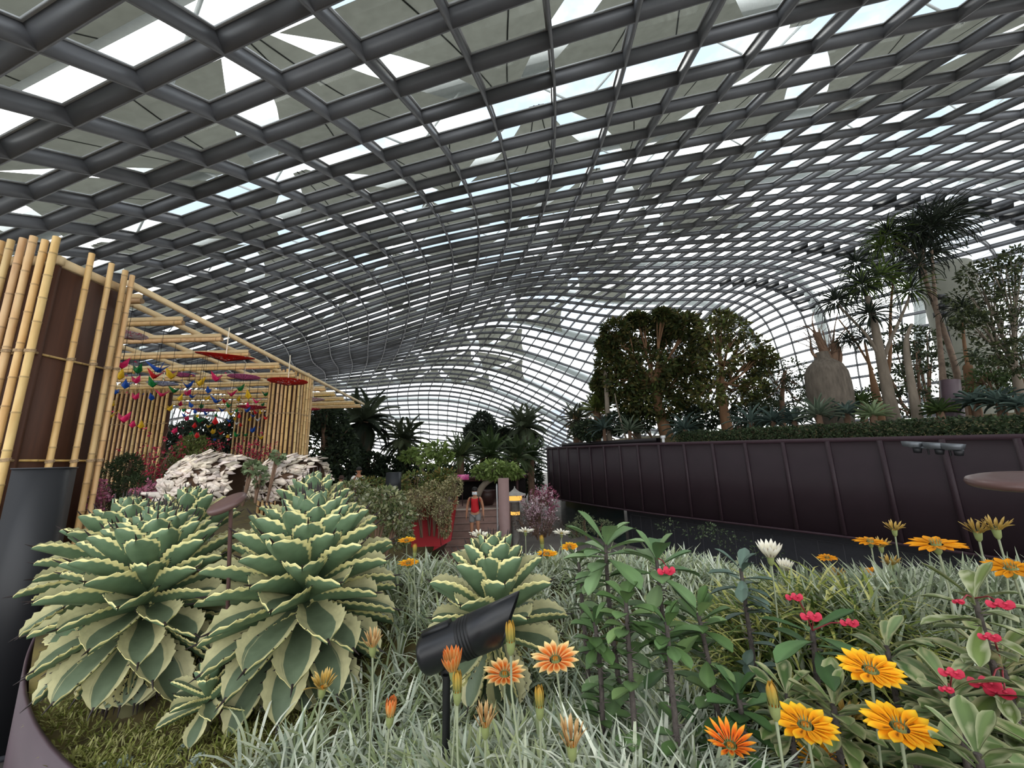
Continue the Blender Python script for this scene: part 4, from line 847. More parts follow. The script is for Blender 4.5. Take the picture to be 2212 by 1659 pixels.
for cn, px, py, wp_ in sorted(allc, key=lambda q: q[1]):
    Y0 = min(11.6, max(4.65, .25*FPX*1.22/wp_))
    can = [r_ for r_ in sorted(rods, key=lambda r_: abs(r_-Y0)) if at(px, py, r_)[2] < EZ+2.0 and at(px, py, r_)[0] < -4.95-.092*(r_-4.5)]
    for Y in can+can[:1]:
        c = at(px, py, Y)
        if all(abs(q[1]-Y) > .3 or abs(q[0]-c[0]) > .22 for q in placed) and all(abs(q[1]-Y) > q[3]+.2 or abs(q[0]-c[0]) > q[3]+.2 for q in PARA): break
    placed.append(c)
    size = wp_*Y/FPX/1.22
    if base_mesh is None:
        o = crane_mesh().build('paper_crane', CM[cn], None); base_mesh = o.data; bpy.data.objects.remove(o)
    if cn not in CRM: me = base_mesh.copy(); me.materials[0] = CM[cn]; CRM[cn] = me
    o = bpy.data.objects.new('paper_crane', CRM[cn]); COL.objects.link(o); o.location = tuple(c); ROOT[o.name] = tuple(c); az = rg.choice([0, pi])+rg.uniform(-.9, .9)+pi/2*.35
    o.rotation_euler = (rg.uniform(-.12, .12), rg.uniform(-.12, .12), az); o.scale = (size*1.6,)*3
    k = (cn, tier(py)); lab_used[k] = lab_used.get(k, 0)+1; o['_k'] = lab_used[k]
    ties = {'top': 'top', 'upper': 'upper', 'middle': 'middle', 'lower': 'lower', 'lowest': 'lowest'}
    tag(o, '%s paper crane, %s from the left among the %s cranes of the %s tier' % (cn, ordw[lab_used[k]-1], cn, tier(py)), 'paper crane', 'paper cranes hanging in the pavilion'); del o['_k']
    zt = EZ+2.18; s = size*1.6; m = MB(); m.tube([(0, 0, .08), (0, 0, (zt-c[2])/s)], .0035/s, 4)
    st_ = m.build('string', STRG, None); st_.parent = o
    st_.rotation_euler = Euler(o.rotation_euler).to_matrix().inverted().to_euler()
# ------------------------------------------------------------------ dark post, disc lights and black spotlight
DK = mat('dark_post', '#1f2023', rough=.5, var=.06, scale=2); DK2 = mat('dark_post_cap', '#3a3b40', rough=.4)
c = at(100, 1010, 2.62); root = thing('bollard_post', 'dark grey square post at the left edge in front of the bamboo', 'post', (c[0], c[1], EZ-1.6))
ang = RAD(28); rot = np.array([[cos(ang), -sin(ang), 0], [sin(ang), cos(ang), 0], [0, 0, 1]]); m = MB(); m.box((c[0], c[1], c[2]/2+(EZ-1.6)/2-.004), (.235, .17, c[2]-(EZ-1.6)-.008), 0, rot); m.build('shaft', DK, root)
m = MB(); m.box((c[0], c[1], c[2]-.004), (.245, .18, .008), 0, rot); m.build('cap', DK2, root); m = MB(); m.box((c[0], c[1], EZ-1.6+.008), (.30, .24, .016), 0, rot); m.build('base_plate', DK2, root)
BRN = mat('brown_lamp', '#5a4340', rough=.35, var=.05); LENS = mat('lamp_lens', '#d9d2c4', rough=.3)
def disc_lamp(px, py, Y, R, tilt, az, label, lean):
    c = at(px, py, Y); bx, by = c[0]+lean[0], c[1]+lean[1]; bz = sbase(bx, by)-.005; root = thing('garden_lamp', label, 'lamp', (bx, by, bz))
    T = np.array(Euler((RAD(tilt), RAD(az), 0)).to_matrix()); m = MB(); m.lathe([(.0001, .012), (R*.5, .013), (R*.85, .012), (R*.97, .008), (R, .0), (R*.97, -.007), (R*.9, -.011), (R*.4, -.013), (.0001, -.013)], 36, c, rot=T); m.build('disc_head', BRN, root, smooth=True)
    m = MB(); m.lathe([(.0001, -.0145), (R*.28, -.0145), (R*.30, -.012)], 20, c, rot=T); m.build('lens', LENS, root)
    n_ = T @ np.array([0, 0, -1.]); m = MB(); m.tube([c+n_*.012, c+n_*.03, np.array([bx, by, bz+.15]), np.array([bx, by, bz])], [.012, .007, .006, .006], 10); m.build('stem', BRN, root, smooth=True); m = MB(); m.lathe([(.0001, .012), (.03, .010), (.034, 0)], 16, (bx, by, bz+.006)); m.build('base', BRN, root)
disc_lamp(491, 1088, 1.52, .066, 26, -16, 'brown disc lamp on a slim stem between the two big agaves', (.05, .02))
disc_lamp(2232, 1040, .95, .110, 4, -4, 'brown disc lamp cut by the right edge in front of the plum wall', (.14, .06))
BLK = mat('black_lamp_body', '#17181b', rough=.32, var=.1, scale=12, bump=.05); BLK2 = mat('black_lamp_ring', '#0e0f11', rough=.5)
P0 = at(918, 1416, 1.02); P1 = at(1106, 1334, .98); ax = norm(P1-P0); L = np.linalg.norm(P1-P0); upv = norm(np.array([0, 0, 1.])-ax*ax[2]); sdv = np.cross(ax, upv); R = .043
root = thing('spotlight', 'black tubular garden spotlight lying aimed up to the right before the medium agave', 'spotlight', (P0[0], P0[1], sbase(P0[0], P0[1])))
th = np.arange(28)*2*pi/28
def ring(s, r, cut=0.): o = upv*np.cos(th)[:, None]+sdv*np.sin(th)[:, None]; return P0+ax*(s+cut*np.cos(th))[:, None]+o*r
m = MB(); m.grid(np.array([ring(-.002, .0005), ring(-.002, R*.86), ring(.004, R*.98), ring(.012, R), ring(L*.44, R)]), close_v=True); m.build('body', BLK, root, smooth=False)
m = MB(); g = []
for k in range(5): s = L*.44+k*.008; g += [ring(s, R*1.0), ring(s+.002, R*1.05), ring(s+.005, R*1.05), ring(s+.006, R*.98)]
m.grid(np.array(g), close_v=True); m.build('thread_ring', BLK2, root)
m = MB(); m.grid(np.array([ring(L*.58, R*1.03), ring(L*.60, R*1.06), ring(L*.98, R*1.06, .042), ring(L*.98+.001, R*1.0, .042), ring(L*.62, R*.98), ring(L*.60, R*.2)]), close_v=True); m.build('snoot', BLK, root)
m = MB(); m.box(P0+ax*.05+upv*R*1.0, (.03, .07, .012), 0, np.stack([sdv, ax, upv], 1)); m.build('latch', BLK2, root)
m = MB(); k0 = P0+ax*.035-upv*.055; m.lathe([(.0001, .016), (.014, .016), (.018, .012), (.018, -.012), (.014, -.016), (.0001, -.016)], 16, k0+sdv*-.02, rot=np.stack([upv, ax, sdv], 1)); m.tube([k0, (k0[0], k0[1], sbase(k0[0], k0[1])-.01)], .009, 10); m.build('knuckle_mount', BLK2, root)
# ------------------------------------------------------------------ pale bark sculptures
BARK = mat('pale_bark', '#d6cbc0', rough=.9, var=.25, scale=14, vc='mul', bump=.6, stretch=(1, 1, 3)); BCORE = mat('bark_underside', '#5a4434', rough=.95, var=.3, scale=10)
def bark(label, px, py, Y, rx, ry, rz, n, yaw, horns, seed):
    rg = random.Random(seed); c = at(px, py, Y); bz = EZ-1.02; root = thing('bark_sculpture', label, 'sculpture', (c[0], c[1], bz)); Rz = np.array([[cos(yaw), -sin(yaw), 0], [sin(yaw), cos(yaw), 0], [0, 0, 1]])
    m = MB(); th = np.linspace(-.25*pi, 1.25*pi, 26); uu = np.linspace(-.96, .90, 12); P = []
    for u in uu:
        k = sqrt(max(.02, 1-(.85*u)**2)) if u < 0 else .99-.15*u; P.append(np.stack([np.full(26, u*rx), ry*k*np.cos(th), rz*k*np.sin(th)], 1))
    P = np.array(P) @ Rz.T+c; m.grid(P); m.grid(((P-c)*.93+c)[:, ::-1]); m.build('inner_shell', BCORE, root, smooth=True)
    f = MB()
    for i in range(n):
        u = rg.uniform(-1, .98); a = rg.uniform(-.2*pi, 1.2*pi); k = sqrt(max(.02, 1-(.85*u)**2)) if u < 0 else .99-.15*u
        p = np.array([u*rx, ry*k*cos(a), rz*k*sin(a)]); nn = norm([p[0]/rx**2*.3, p[1]/ry**2, p[2]/rz**2]); t1 = norm(np.array([1, 0, 0])-nn*nn[0]); t2 = np.cross(nn, t1)
        r_ = rg.uniform(-.5, .5); t1, t2 = t1*cos(r_)+t2*sin(r_), t2*cos(r_)-t1*sin(r_); L_ = rg.uniform(.025, .095)*rx/.33; W_ = L_*rg.uniform(.22, .6); lift = rg.uniform(.1, .75)
        ks = 7; av = np.arange(ks)*2*pi/ks; rad = np.array([rg.uniform(.35, 1.3) for _ in range(ks)]); V = p+nn*(.008+rg.uniform(0, .02))+(t1[None]*np.cos(av)[:, None]*L_+t2[None]*np.sin(av)[:, None]*W_)*rad[:, None]+nn[None]*((np.cos(av)*.5+.3)*lift*L_+.25*W_*-(np.sin(av)**2))[:, None]
        top = V+nn*.007; ce = V.mean(0); col = np.array([1, rg.uniform(.94, 1), rg.uniform(.86, 1)])*rg.choice((.55, .8, 1, 1.1, 1.15))
        vv = (np.vstack([top, V, [ce+nn*.011], [ce]])) @ Rz.T+c; tr = [(j, (j+1) % ks, 2*ks) for j in range(ks)]+[((j+1) % ks+ks, j+ks, 2*ks+1) for j in range(ks)]; qd = [(j, j+ks, (j+1) % ks+ks, (j+1) % ks) for j in range(ks)]
        f.add(vv, quads=qd, tris=tr, col=np.broadcast_to(col, (len(vv), 3)))
    f.build('bark_scales', BARK, root)
    for hp in horns:
        q = np.array([at(x, y, Y+dy) for x, y, dy in hp]); m = MB(); m.tube(resample(q, 8), np.linspace(.045, .012, 8), 9); m.hasc = True; m.build('root_horn', BARK, root, smooth=True)
    m = MB(); m.tube([c-[0, 0, rz*.1], (c[0], c[1], bz-.02)], [.08, .10], 10); m.build('support', BCORE, root)
bark('left bark sculpture, a pale shaggy hump with pointed horns at its left end', 448, 1052, 3.35, .27, .20, .25, 560, .12, [[(385, 1052, 0), (352, 1048, -.02), (340, 1036, -.03)], [(390, 1068, -.1), (350, 1070, -.12), (306, 1066, -.14)], [(400, 1078, -.1), (362, 1080, -.12), (330, 1080, -.14)]], 3)
bark('right bark sculpture, a pale hump with its hollow dark end to the right', 622, 1043, 3.5, .27, .20, .20, 480, -.05, [], 4)
# ------------------------------------------------------------------ generic plants of the middle distance
TREEL = mat('tree_leaf', '#ffffff', rough=.6, var=.1, scale=20, vc='mul', trans=.25, spec=.25)
BRK = mat('bark_brown', '#6d5646', rough=.95, var=.35, scale=6, bump=.5, stretch=(1, 1, .3)); BRKG = mat('bark_grey', '#776d61', rough=.9, var=.25, scale=8, bump=.3, stretch=(1, 1, .3)); BRKO = mat('bark_orange', '#76583f', rough=.85, var=.3, scale=5, bump=.3, stretch=(1, 1, .3))
def scatter(m, ctr, rad, n, size, cols, shell=.5, flat=.5, asp=.45):
    """n small pointed leaves filling an ellipsoid"""
    u = nr.normal(size=(n, 3)); u /= np.linalg.norm(u, axis=1)[:, None]; r = (shell+(1-shell)*nr.random(n))**.6
    p = np.asarray(ctr)+u*r[:, None]*np.asarray(rad)
    d = u+nr.normal(size=(n, 3))*.7; d[:, 2] -= .25; d /= np.linalg.norm(d, axis=1)[:, None]
    up = np.array([0, 0, 1.])*flat+nr.normal(size=(n, 3))*.6; s = np.cross(d, up); s /= np.linalg.norm(s, axis=1)[:, None]+1e-9; nn = np.cross(s, d)
    L = size*nr.uniform(.6, 1.3, (n, 1)); V = np.stack([p, p+d*L*.5+s*L*asp/2+nn*L*.08, p+d*L, p+d*L*.5-s*L*asp/2+nn*L*.08], 1)
    c = pick(cols, n)[:, None]*np.ones((1, 4, 1)); ii = np.arange(n*4).reshape(n, 4); m.add(V.reshape(-1, 3), quads=ii, col=c.reshape(-1, 3))
DARKG = ['#344030', '#2a3626', '#445238', '#242e22']; MIDG = ['#3d4f2c', '#4b5e35', '#2f3f24', '#566a3c']; OLIVE = ['#4a4a26', '#5a5a30', '#3c3c22', '#665c34', '#37401f']
LIGHTG = ['#6f8444', '#7f9450', '#5e7338', '#8fa262']; GREYG = ['#5c6a58', '#6d7a66', '#4c5a4a', '#7d8a78']; BLUEG = ['#4a5c56', '#5a6d66', '#3c4b47', '#6a7d75']
def tree(name, label, cat, base, trunk, crowns, cols, leaf=.16, n=1400, br=None, barkm=None, group=None, tr=(.16, .07), twigs=True):
    """trunk: points from the base; crowns: (centre, radii) clumps, each joined to the trunk top by a branch"""
    root = thing(name, label, cat, base, group); m = MB(); tp = resample(np.array(trunk), 9); m.tube(tp, np.linspace(tr[0], tr[1], 9), 9); m.build('trunk', barkm or BRK, root, smooth=True)
    if twigs:
        b = MB()
        for c, r in crowns:
            c = np.asarray(c, float); s0 = tp[rnd.randint(5, 8)]; mid = (s0+c)/2+np.array([rnd.uniform(-.2, .2)*r[0], rnd.uniform(-.2, .2)*r[0], -.12*r[2]]); b.tube(resample([s0, mid, c], 6), np.linspace(tr[1]*.7, tr[1]*.15, 6), 6)
            for _ in range(6):
                e = c+np.array([rnd.uniform(-1, 1)*r[0], rnd.uniform(-1, 1)*r[1], rnd.uniform(-.6, 1)*r[2]])*.85; b.tube([mid, (mid+e)/2+[0, 0, .05], e], [tr[1]*.3, tr[1]*.2, tr[1]*.06], 5)
        b.build('branches', barkm or BRK, root, smooth=True)
    f = MB()
    for c, r in crowns: scatter(f, c, r, int(n), leaf, cols)
    f.build('foliage', TREEL, root, smooth=False); return root
def px_crowns(lst, Y, dy=.6):
    out = []
    for x, y, r, ry in lst:
        yy = Y+rnd.uniform(-dy, dy); c = at(x, y, yy); k = yy/FPX*sqrt(1+((x-CX)/FPX)**2)**.5; out.append((c, (r*k, r*k*.8, ry*k)))
    return out
def swords(m, c, n, L, w_, el=(-20, 80), droop=40, cols=DARKG, seed=0):
    P = np.repeat(np.asarray(c, float)[None], n, 0); i = np.arange(n); az = i*2.39996+nr.uniform(-.2, .2, n); th = np.radians(el[1]+(el[0]-el[1])*(i/max(1, n-1))**.9)
    t_ = np.linspace(0, 1, 6); ang = th[:, None]-np.radians(droop)*t_[None]**1.5; Lr = L*nr.uniform(.85, 1.1, n)
    d = np.stack([np.cos(ang)*np.cos(az)[:, None], np.cos(ang)*np.sin(az)[:, None], np.sin(ang)], -1); cc = np.cumsum(d, 1)*(Lr/6)[:, None, None]+P[:, None]
    sd = np.stack([-np.sin(az), np.cos(az), 0*az], -1); pw = np.interp(t_, [0, .3, 1], [.8, 1, .05]); o = sd[:, None]*(w_*pw/2)[None, :, None]; nn = np.cross(d, sd[:, None])*w_*.18
    V = np.stack([cc-o+nn, cc-nn, cc+o+nn], 2); idx = np.arange(n*18).reshape(n, 6, 3)
    q = np.concatenate([np.stack([idx[:, :-1, k], idx[:, 1:, k], idx[:, 1:, k+1], idx[:, :-1, k+1]], -1).reshape(-1, 4) for k in (0, 1)]); col = np.broadcast_to(pick(cols, n)[:, None, None], (n, 6, 3, 3)); m.add(V.reshape(-1, 3), quads=q, col=col.reshape(-1, 3))
def palm(label, px, ptop, pbase, Y, R, nf=26, trunk_r=.16, cols=DARKG, name='palm', group=None, droop=75, el=(-35, 80), nl=26, lw=.05, ll=.34, skirt=0):
    c = at(px, ptop, Y); b = at(px, pbase, Y+.0); root = thing(name, label, 'palm', b, group); m = MB()
    zs = np.linspace(0, 1, 14); m.tube([b*(1-z)+c*z for z in zs], [trunk_r*(1.15-.25*z)*(1+.06*(k % 2)) for k, z in enumerate(zs)], 10); m.build('trunk', BRK, root, smooth=True)
    f = MB()
    for i in range(nf):
        az = i*2.39996+rnd.uniform(-.2, .2); e0 = RAD(el[1]+(el[0]-el[1])*(i/(nf-1))); t_ = np.linspace(0, 1, nl); e = e0-RAD(droop)*t_**1.4*(.5+.5*abs(cos(e0))); L = R*rnd.uniform(.9, 1.1)
        d = np.stack([np.cos(e)*cos(az), np.cos(e)*sin(az), np.sin(e)], 1); p = c+np.cumsum(d, 0)*L/nl; sd = np.array([-sin(az), cos(az), 0.]); up = np.cross(d, sd)
        col = np.array(srgb(rnd.choice(cols)))*rnd.uniform(.8, 1.25); f.tube(p[::5], np.linspace(.02, .005, len(p[::5]))*R, 4, col=col, caps=False)
        pl = np.interp(t_, [0, .12, .5, 1], [.3, .9, 1, .35])*ll*R
        for s in (1, -1):
            a = p[1:]; q = a+(sd*s*.80+d[1:]*.62-np.abs(up[1:])*0)*pl[1:, None]+np.array([0, 0, -.30])*pl[1:, None]; md = (a+q)/2+np.array([0, 0, .06])*pl[1:, None]; wv = d[1:]*lw*R*.5
            V = np.stack([a-wv*.6, md-wv, q, md+wv], 1); k = len(a); f.add(V.reshape(-1, 3), quads=np.arange(k*4).reshape(k, 4), col=np.broadcast_to(col, (k*4, 3)))
    f.build('fronds', TREEL, root, smooth=False)
    if skirt:
        s_ = MB(); scatter(s_, c-[0, 0, R*.35], (R*.35, R*.35, R*.35), skirt, R*.5, ['#8a7050', '#6d563c', '#a08660'], asp=.12); s_.build('dead_fronds', TREEL, root)
    return root
def bush(name, label, blobs, Y, cols, n, leaf, cat='shrub', dy=.5, base=None, group=None, asp=.45, twig=True):
    cr = px_crowns(blobs, Y, dy); c0 = np.mean([c for c, r in cr], axis=0); zb = base if base is not None else min(c[2]-r[2] for c, r in cr); root = thing(name, label, cat, (c0[0], c0[1], zb), group)
    f = MB()
    for c, r in cr: scatter(f, c, r, n, leaf, cols, asp=asp)
    f.build('foliage', TREEL, root)
    if twig:
        b = MB()
        for c, r in cr:
            for _ in range(4):
                e = c+np.array([rnd.uniform(-.7, .7)*r[0], rnd.uniform(-.7, .7)*r[1], rnd.uniform(-.2, .8)*r[2]]); b.tube([(c0[0]*.3+c[0]*.7, c[1], min(zb, c[2]-r[2])), (c+e)/2, e], [.03*r[0]+.008, .02*r[0]+.005, .004], 5)
        b.build('branches', BRK, root)
    return root
# ------------------------------------------------------------------ middle distance: trees, palms, stairs
tree('dark_tree', 'dark dense tree right behind the far bamboo screen', 'tree', at(700, 1075, 18), [at(700, 1075, 18), at(702, 1000, 18), at(700, 940, 18)], px_crowns([(690, 890, 34, 34), (715, 912, 34, 34), (700, 960, 50, 40), (735, 1000, 40, 40), (690, 1020, 40, 36), (740, 955, 26, 30), (720, 1050, 44, 30)], 18), DARKG, .22, 1300, tr=(.28, .14))
bush('dark_shrub', 'dark low shrubs between the two date palms at the left', [(760, 985, 26, 20), (800, 1000, 30, 20), (840, 1010, 30, 22), (880, 1000, 26, 20), (760, 1040, 40, 26), (830, 1040, 40, 22)], 21, DARKG, 900, .25)
palm('tall palm with a broad drooping crown left of the middle', 786, 912, 1070, 22, 2.1, 34, .32, ['#3a4232', '#2f382a', '#4a5340', '#262e22'], name='date_palm', nl=30)
palm('shorter palm right of the tall drooping one', 873, 952, 1070, 22, 1.7, 28, .28, ['#3c4430', '#4a523a', '#323a28'], name='date_palm')
palm('palm with a round crown against the far glass, above the pavilion stairs', 1133, 925, 1060, 30, 2.2, 36, .3, ['#48503c', '#566048', '#3a4230'], name='date_palm', el=(-40, 85))
tree('dark_tree', 'dark rounded tree in the middle against the bright far glass', 'tree', at(1043, 1040, 31), [at(1043, 1040, 31), at(1043, 970, 31), at(1045, 930, 31)], px_crowns([(1043, 912, 22, 20), (1025, 935, 22, 20), (1055, 940, 28, 24), (1085, 945, 24, 20), (1030, 960, 26, 18), (1100, 955, 22, 18)], 31), ['#3a4436', '#2e372c', '#465044'], .35, 900, tr=(.3, .15))
for i, (x, y, R, lab) in enumerate([(995, 985, 1.55, 'leftmost cycad of the group above the pavilion stairs'), (1058, 985, 1.7, 'broad cycad in the middle of the group above the stairs'), (1115, 990, 1.5, 'cycad right of the middle of the group above the stairs'), (1148, 985, 1.5, 'spiky pale cycad beside the end of the plum wall'), (1095, 1015, 1.3, 'low cycad under the group, above the brown pillar')]):
    palm(lab, x, y, 1085, 21+i*.7+(3 if i == 3 else 0), R, 30, .2, MIDG if i % 2 else ['#3c4a2e', '#4a5a38', '#2f3b26', '#58653f'], name='cycad', group='cycads above the stairs', droop=55, el=(-20, 82), ll=.22, lw=.035, nl=30)
bush('dark_shrub', 'dark evergreen mass behind the pavilion and stairs', [(1000, 1030, 34, 26), (1040, 1040, 40, 30), (1100, 1040, 34, 26), (1145, 1030, 26, 34), (960, 1030, 34, 26), (920, 1030, 30, 24)], 27, DARKG, 1000, .3)
tree('frangipani', 'pale-branched light green tree left of the stairs', 'tree', at(930, 1060, 17), [at(930, 1060, 17), at(915, 1015, 17), at(892, 990, 17)], px_crowns([(885, 985, 16, 9), (915, 975, 22, 12), (945, 970, 20, 12), (930, 995, 24, 12), (960, 985, 16, 10)], 17, .4), LIGHTG, .26, 160, barkm=BRKG, tr=(.07, .05))
tree('leaning_tree', 'light green tree with a leaning grey trunk above the man in red', 'tree', at(1030, 1072, 15.5), [at(1030, 1076, 15.5), at(1040, 1050, 15.5), at(1058, 1036, 15.6), at(1075, 1030, 15.6)], px_crowns([(1040, 1020, 18, 9), (1065, 1008, 24, 11), (1095, 1012, 22, 11), (1075, 1024, 26, 9), (1110, 1022, 16, 8)], 15.5, .3), LIGHTG, .2, 260, barkm=BRKG, tr=(.13, .10))
bush('flower_bed', 'mixed green shrubs with red flowers left of the red stair wall', [(800, 1050, 40, 18), (850, 1060, 36, 20), (900, 1040, 40, 20), (945, 1045, 34, 20), (960, 1030, 24, 16), (780, 1075, 40, 18), (840, 1085, 40, 18)], 13, ['#5a6b3a', '#6d7c48', '#48582e', '#8a8a4a', '#7c6a3a'], 700, .12)
bush('trailing_vine', 'yellowish trailing vine hanging over the red stair wall', [(905, 1075, 36, 20), (940, 1062, 36, 22), (965, 1075, 26, 30), (900, 1100, 34, 22), (955, 1105, 20, 26), (962, 1135, 12, 24), (925, 1090, 30, 20), (870, 1088, 32, 16), (980, 1050, 20, 22)], 9.6, ['#8a8060', '#a39a70', '#6d6a48', '#b5ae84', '#8f9064', '#c2bb94'], 620, .06, cat='vine', dy=.25, twig=True)
m = MB()
RED = mat('red_wall_paint', '#a3242c', rough=.55, var=.08, scale=3)
def slab(name, pts, Y, th, mt, label, cat, dY=None):
    P = [at(x, y, Y if dY is None else Y+dY[i]) for i, (x, y) in enumerate(pts)]; n = len(P); c = np.mean(P, 0); root_loc = (c[0], c[1], min(p[2] for p in P)); m = MB()
    F = np.array(P); B = F+np.array([0, th, 0]); ce = F.mean(0); m.add(np.vstack([F, [ce]]), tris=[(j, (j+1) % n, n) for j in range(n)]); m.add(np.vstack([B, [B.mean(0)]]), tris=[((j+1) % n, j, n) for j in range(n)]); m.add(np.vstack([F, B]), quads=[(j, j+n, (j+1) % n+n, (j+1) % n) for j in range(n)])
    o = m.build(name, mt, None, loc=root_loc); tag(o, label, cat); return o
slab('red_wall', [(886, 1120), (892, 1085), (932, 1066), (946, 1120), (952, 1180), (888, 1182)], 9.9, .12, RED, 'red painted wall left of the stairs, half covered by the vine', 'wall')
slab('stair_side_wall', [(989, 1066), (983, 1110), (974, 1168), (935, 1190), (946, 1150), (975, 1095)], 11.2, .12, RED, 'sloping red side wall along the left edge of the stairs', 'wall', dY=[2.2, 1.6, .4, 0, .1, 1.4])
STEP = mat('stair_stone', '#8a6f66', rough=.8, var=.15, scale=5); NOSE = mat('stair_nosing', '#6a5650', rough=.8)
st = thing('stairs', 'brown stone stairs coming down in the middle, under the man in red', 'stairs', (-1.2, 13.2, 0)); zl = at(1030, 1101, 14.4)[2]
for k in range(10):
    z = zl-k*.165; y0 = 14.4-k*.34; m = MB(); m.box((-1.34, y0-.17+.6, z/2), (1.66, .34+1.2, z)); m.build('step', STEP, st)
    m = MB(); m.box((-1.34, y0-.325, z+.006), (1.66, .05, .012)); m.build('nosing', NOSE, st)
m = MB(); m.box((-2.3, 17.5, zl/2-.01), (4.2, 6.2, zl-.02)); struct(m.build('floor_landing', STEP), 'landing at the top of the stairs', 'floor')
m = MB(); m.box((-1.3, 14.62, zl+.001), (1.75, .24, .01)); o = m.build('tactile_strip', mat('tactile', '#b8b0a4', rough=.7, var=.4, scale=60)); tag(o, 'pale dotted strip along the top edge of the stairs', 'strip')
PAV = mat('pavilion_dark_wood', '#3a1f1e', rough=.6, var=.2); pv = thing('garden_pavilion', 'dark red wooden pavilion bar at the top of the stairs', 'pavilion', (-1.2, 17, zl)); bm = at(1030, 1037, 16.6)
m = MB(); m.beam((-2.6, 16.6, bm[2]), (.2, 16.6, bm[2]), .12, .10); m.build('lintel', PAV, pv)
for x in (-2.5, .1): m = MB(); m.box((x, 16.6, (bm[2]+zl)/2), (.10, .10, bm[2]-zl)); m.build('post', PAV, pv)
m = MB(); m.box((-1.2, 18.4, (bm[2]+zl)/2), (3.4, .12, bm[2]-zl)); m.build('back_wall', mat('pavilion_back_shade', '#17100f', rough=.8), pv)  # near-black puts the shade inside the open pavilion into the wall colour
m = MB(); m.box((-1.2, 17.5, bm[2]+.08), (3.4, 2.0, .08)); m.build('roof', PAV, pv)
POT = mat('glazed_pot', '#3b2724', rough=.4, var=.2); c = at(1052, 1094, 16.0); m = MB(); m.lathe([(.0001, 0), (.24, 0), (.34, .22), (.38, .42), (.34, .52), (.37, .56), (.33, .57), (.30, .50), (.0001, .48)], 24, (c[0], c[1], zl)); o = m.build('big_pot', POT, None, loc=(c[0], c[1], zl), smooth=True); tag(o, 'large dark glazed pot behind the man in red', 'pot')
SGN = mat('magenta_sign', '#c8348a', rough=.4, var=.35, scale=9, col2='#e886b4'); a = at(985, 1027, 15.8); m = MB(); m.box(at(999, 1031, 15.8), (.52, .03, .22), 0, np.array(Euler((RAD(-25), 0, RAD(4))).to_matrix())); sg = thing('info_sign', 'magenta information panel above the stairs beside the pavilion', 'sign', at(999, 1080, 15.8)); m.build('panel', SGN, sg); m = MB(); m.tube([at(999, 1034, 15.83), at(999, 1093, 15.83)], .02, 8); m.build('post', PAV, sg)
PIL = mat('brown_pillar', '#8b716e', rough=.5, var=.05); c = at(1089, 1100, 10.2); zt = at(1089, 1033, 10.2)[2]; m = MB(); m.box((c[0], c[1], zt/2), (.27, .27, zt)); o = m.build('sign_pillar', PIL, None, loc=(c[0], c[1], 0)); tag(o, 'plain mauve-brown pillar standing right of the stairs', 'pillar')
RAIL = mat('steel_rail', '#c9ccd0', rough=.3, metal=.6); hr = thing('handrail', 'slim steel handrail post at the right edge of the stairs', 'handrail', (-.36, 11.4, 0)); p = at(1073, 1050, 11.4); m = MB(); m.tube([(p[0], p[1], 0), p], .022, 8); m.build('post', RAIL, hr); m = MB(); q = at(1073, 1046, 14.2); m.tube([p, q], .02, 8); m.tube([q, (q[0], q[1], zl)], .02, 8); m.build('rail', RAIL, hr)
# pagoda lantern
LW = mat('lantern_roof', '#9a9690', rough=.6); lg = bpy.data.materials.new('lantern_glow'); lg.use_nodes = True; t = NT(lg); o_ = t.n('ShaderNodeOutputMaterial'); e_ = t.n('ShaderNodeEmission'); e_.inputs[0].default_value = (1, .55, .12, 1); e_.inputs[1].default_value = .75; t.l(e_.outputs[0], o_.inputs[0])
c = at(1112, 1072, 14); pl = thing('pagoda_lantern', 'glowing pagoda lantern with a curved grey roof right of the pillar', 'lantern', (c[0], c[1], 0)); s = .40
m = MB(); m.lathe([(.0001, .34), (.03, .33), (.03, .28), (.10, .22), (.24, .14), (.46, .07), (.54, .065), (.54, .04), (.0001, .03)], 4, c, rot=np.array(Euler((0, 0, RAD(45))).to_matrix())); m.build('roof', LW, pl)
m = MB(); m.lathe([(.0001, .03), (.27, .03), (.25, -.13), (.0001, -.13)], 8, c); m.build('lamp_body', lg, pl)
m = MB(); m.lathe([(.0001, -.13), (.36, -.14), (.36, -.17), (.16, -.22), (.14, -c[2]+.02)], 8, c); m.build('base_column', LW, pl)
m = MB(); m.lathe([(.0001, -.50), (.16, -.51), (.16, -.62), (.0001, -.63)], 8, c); m.build('lower_lamp', lg, pl)
BLO = ['#e6cfd6', '#d8b9c4', '#f0e2e6', '#c9a4b2', '#b08a96']; PNK = ['#c67a96', '#b5637f', '#d698ae', '#8f5468']
def blossom(label, blobs, Y, cols, n, size, tw=60, dy=.4, z0=None):
    cr = px_crowns(blobs, Y, dy); c0 = np.mean([c for c, r in cr], axis=0); zb = z0 if z0 is not None else 0.; root = thing('blossom_shrub', label, 'shrub', (c0[0], c0[1], zb)); b = MB(); f = MB()
    for i in range(tw):
        c, r = cr[i % len(cr)]; e = c+np.array([rnd.uniform(-1, 1)*r[0], rnd.uniform(-1, 1)*r[1], rnd.uniform(-.5, 1.1)*r[2]]); s0 = np.array([c0[0]+(c[0]-c0[0])*.5+rnd.uniform(-.1, .1), c0[1], max(zb, c[2]-r[2]*2)]); md = (s0+e)/2+[rnd.uniform(-.05, .05), 0, .05]; p = resample([s0, md, e], 6); b.tube(p, np.linspace(.014, .003, 6), 4)
        k = n//tw; pp = p[2:][nr.integers(0, 4, k)]+nr.normal(size=(k, 3))*size*.9
        for q in pp: scatter(f, q, (size*.4,)*3, 4, size, cols, flat=.1, asp=.9)
    b.build('twigs', BRK, root); f.build('blossoms', TREEL, root); return root
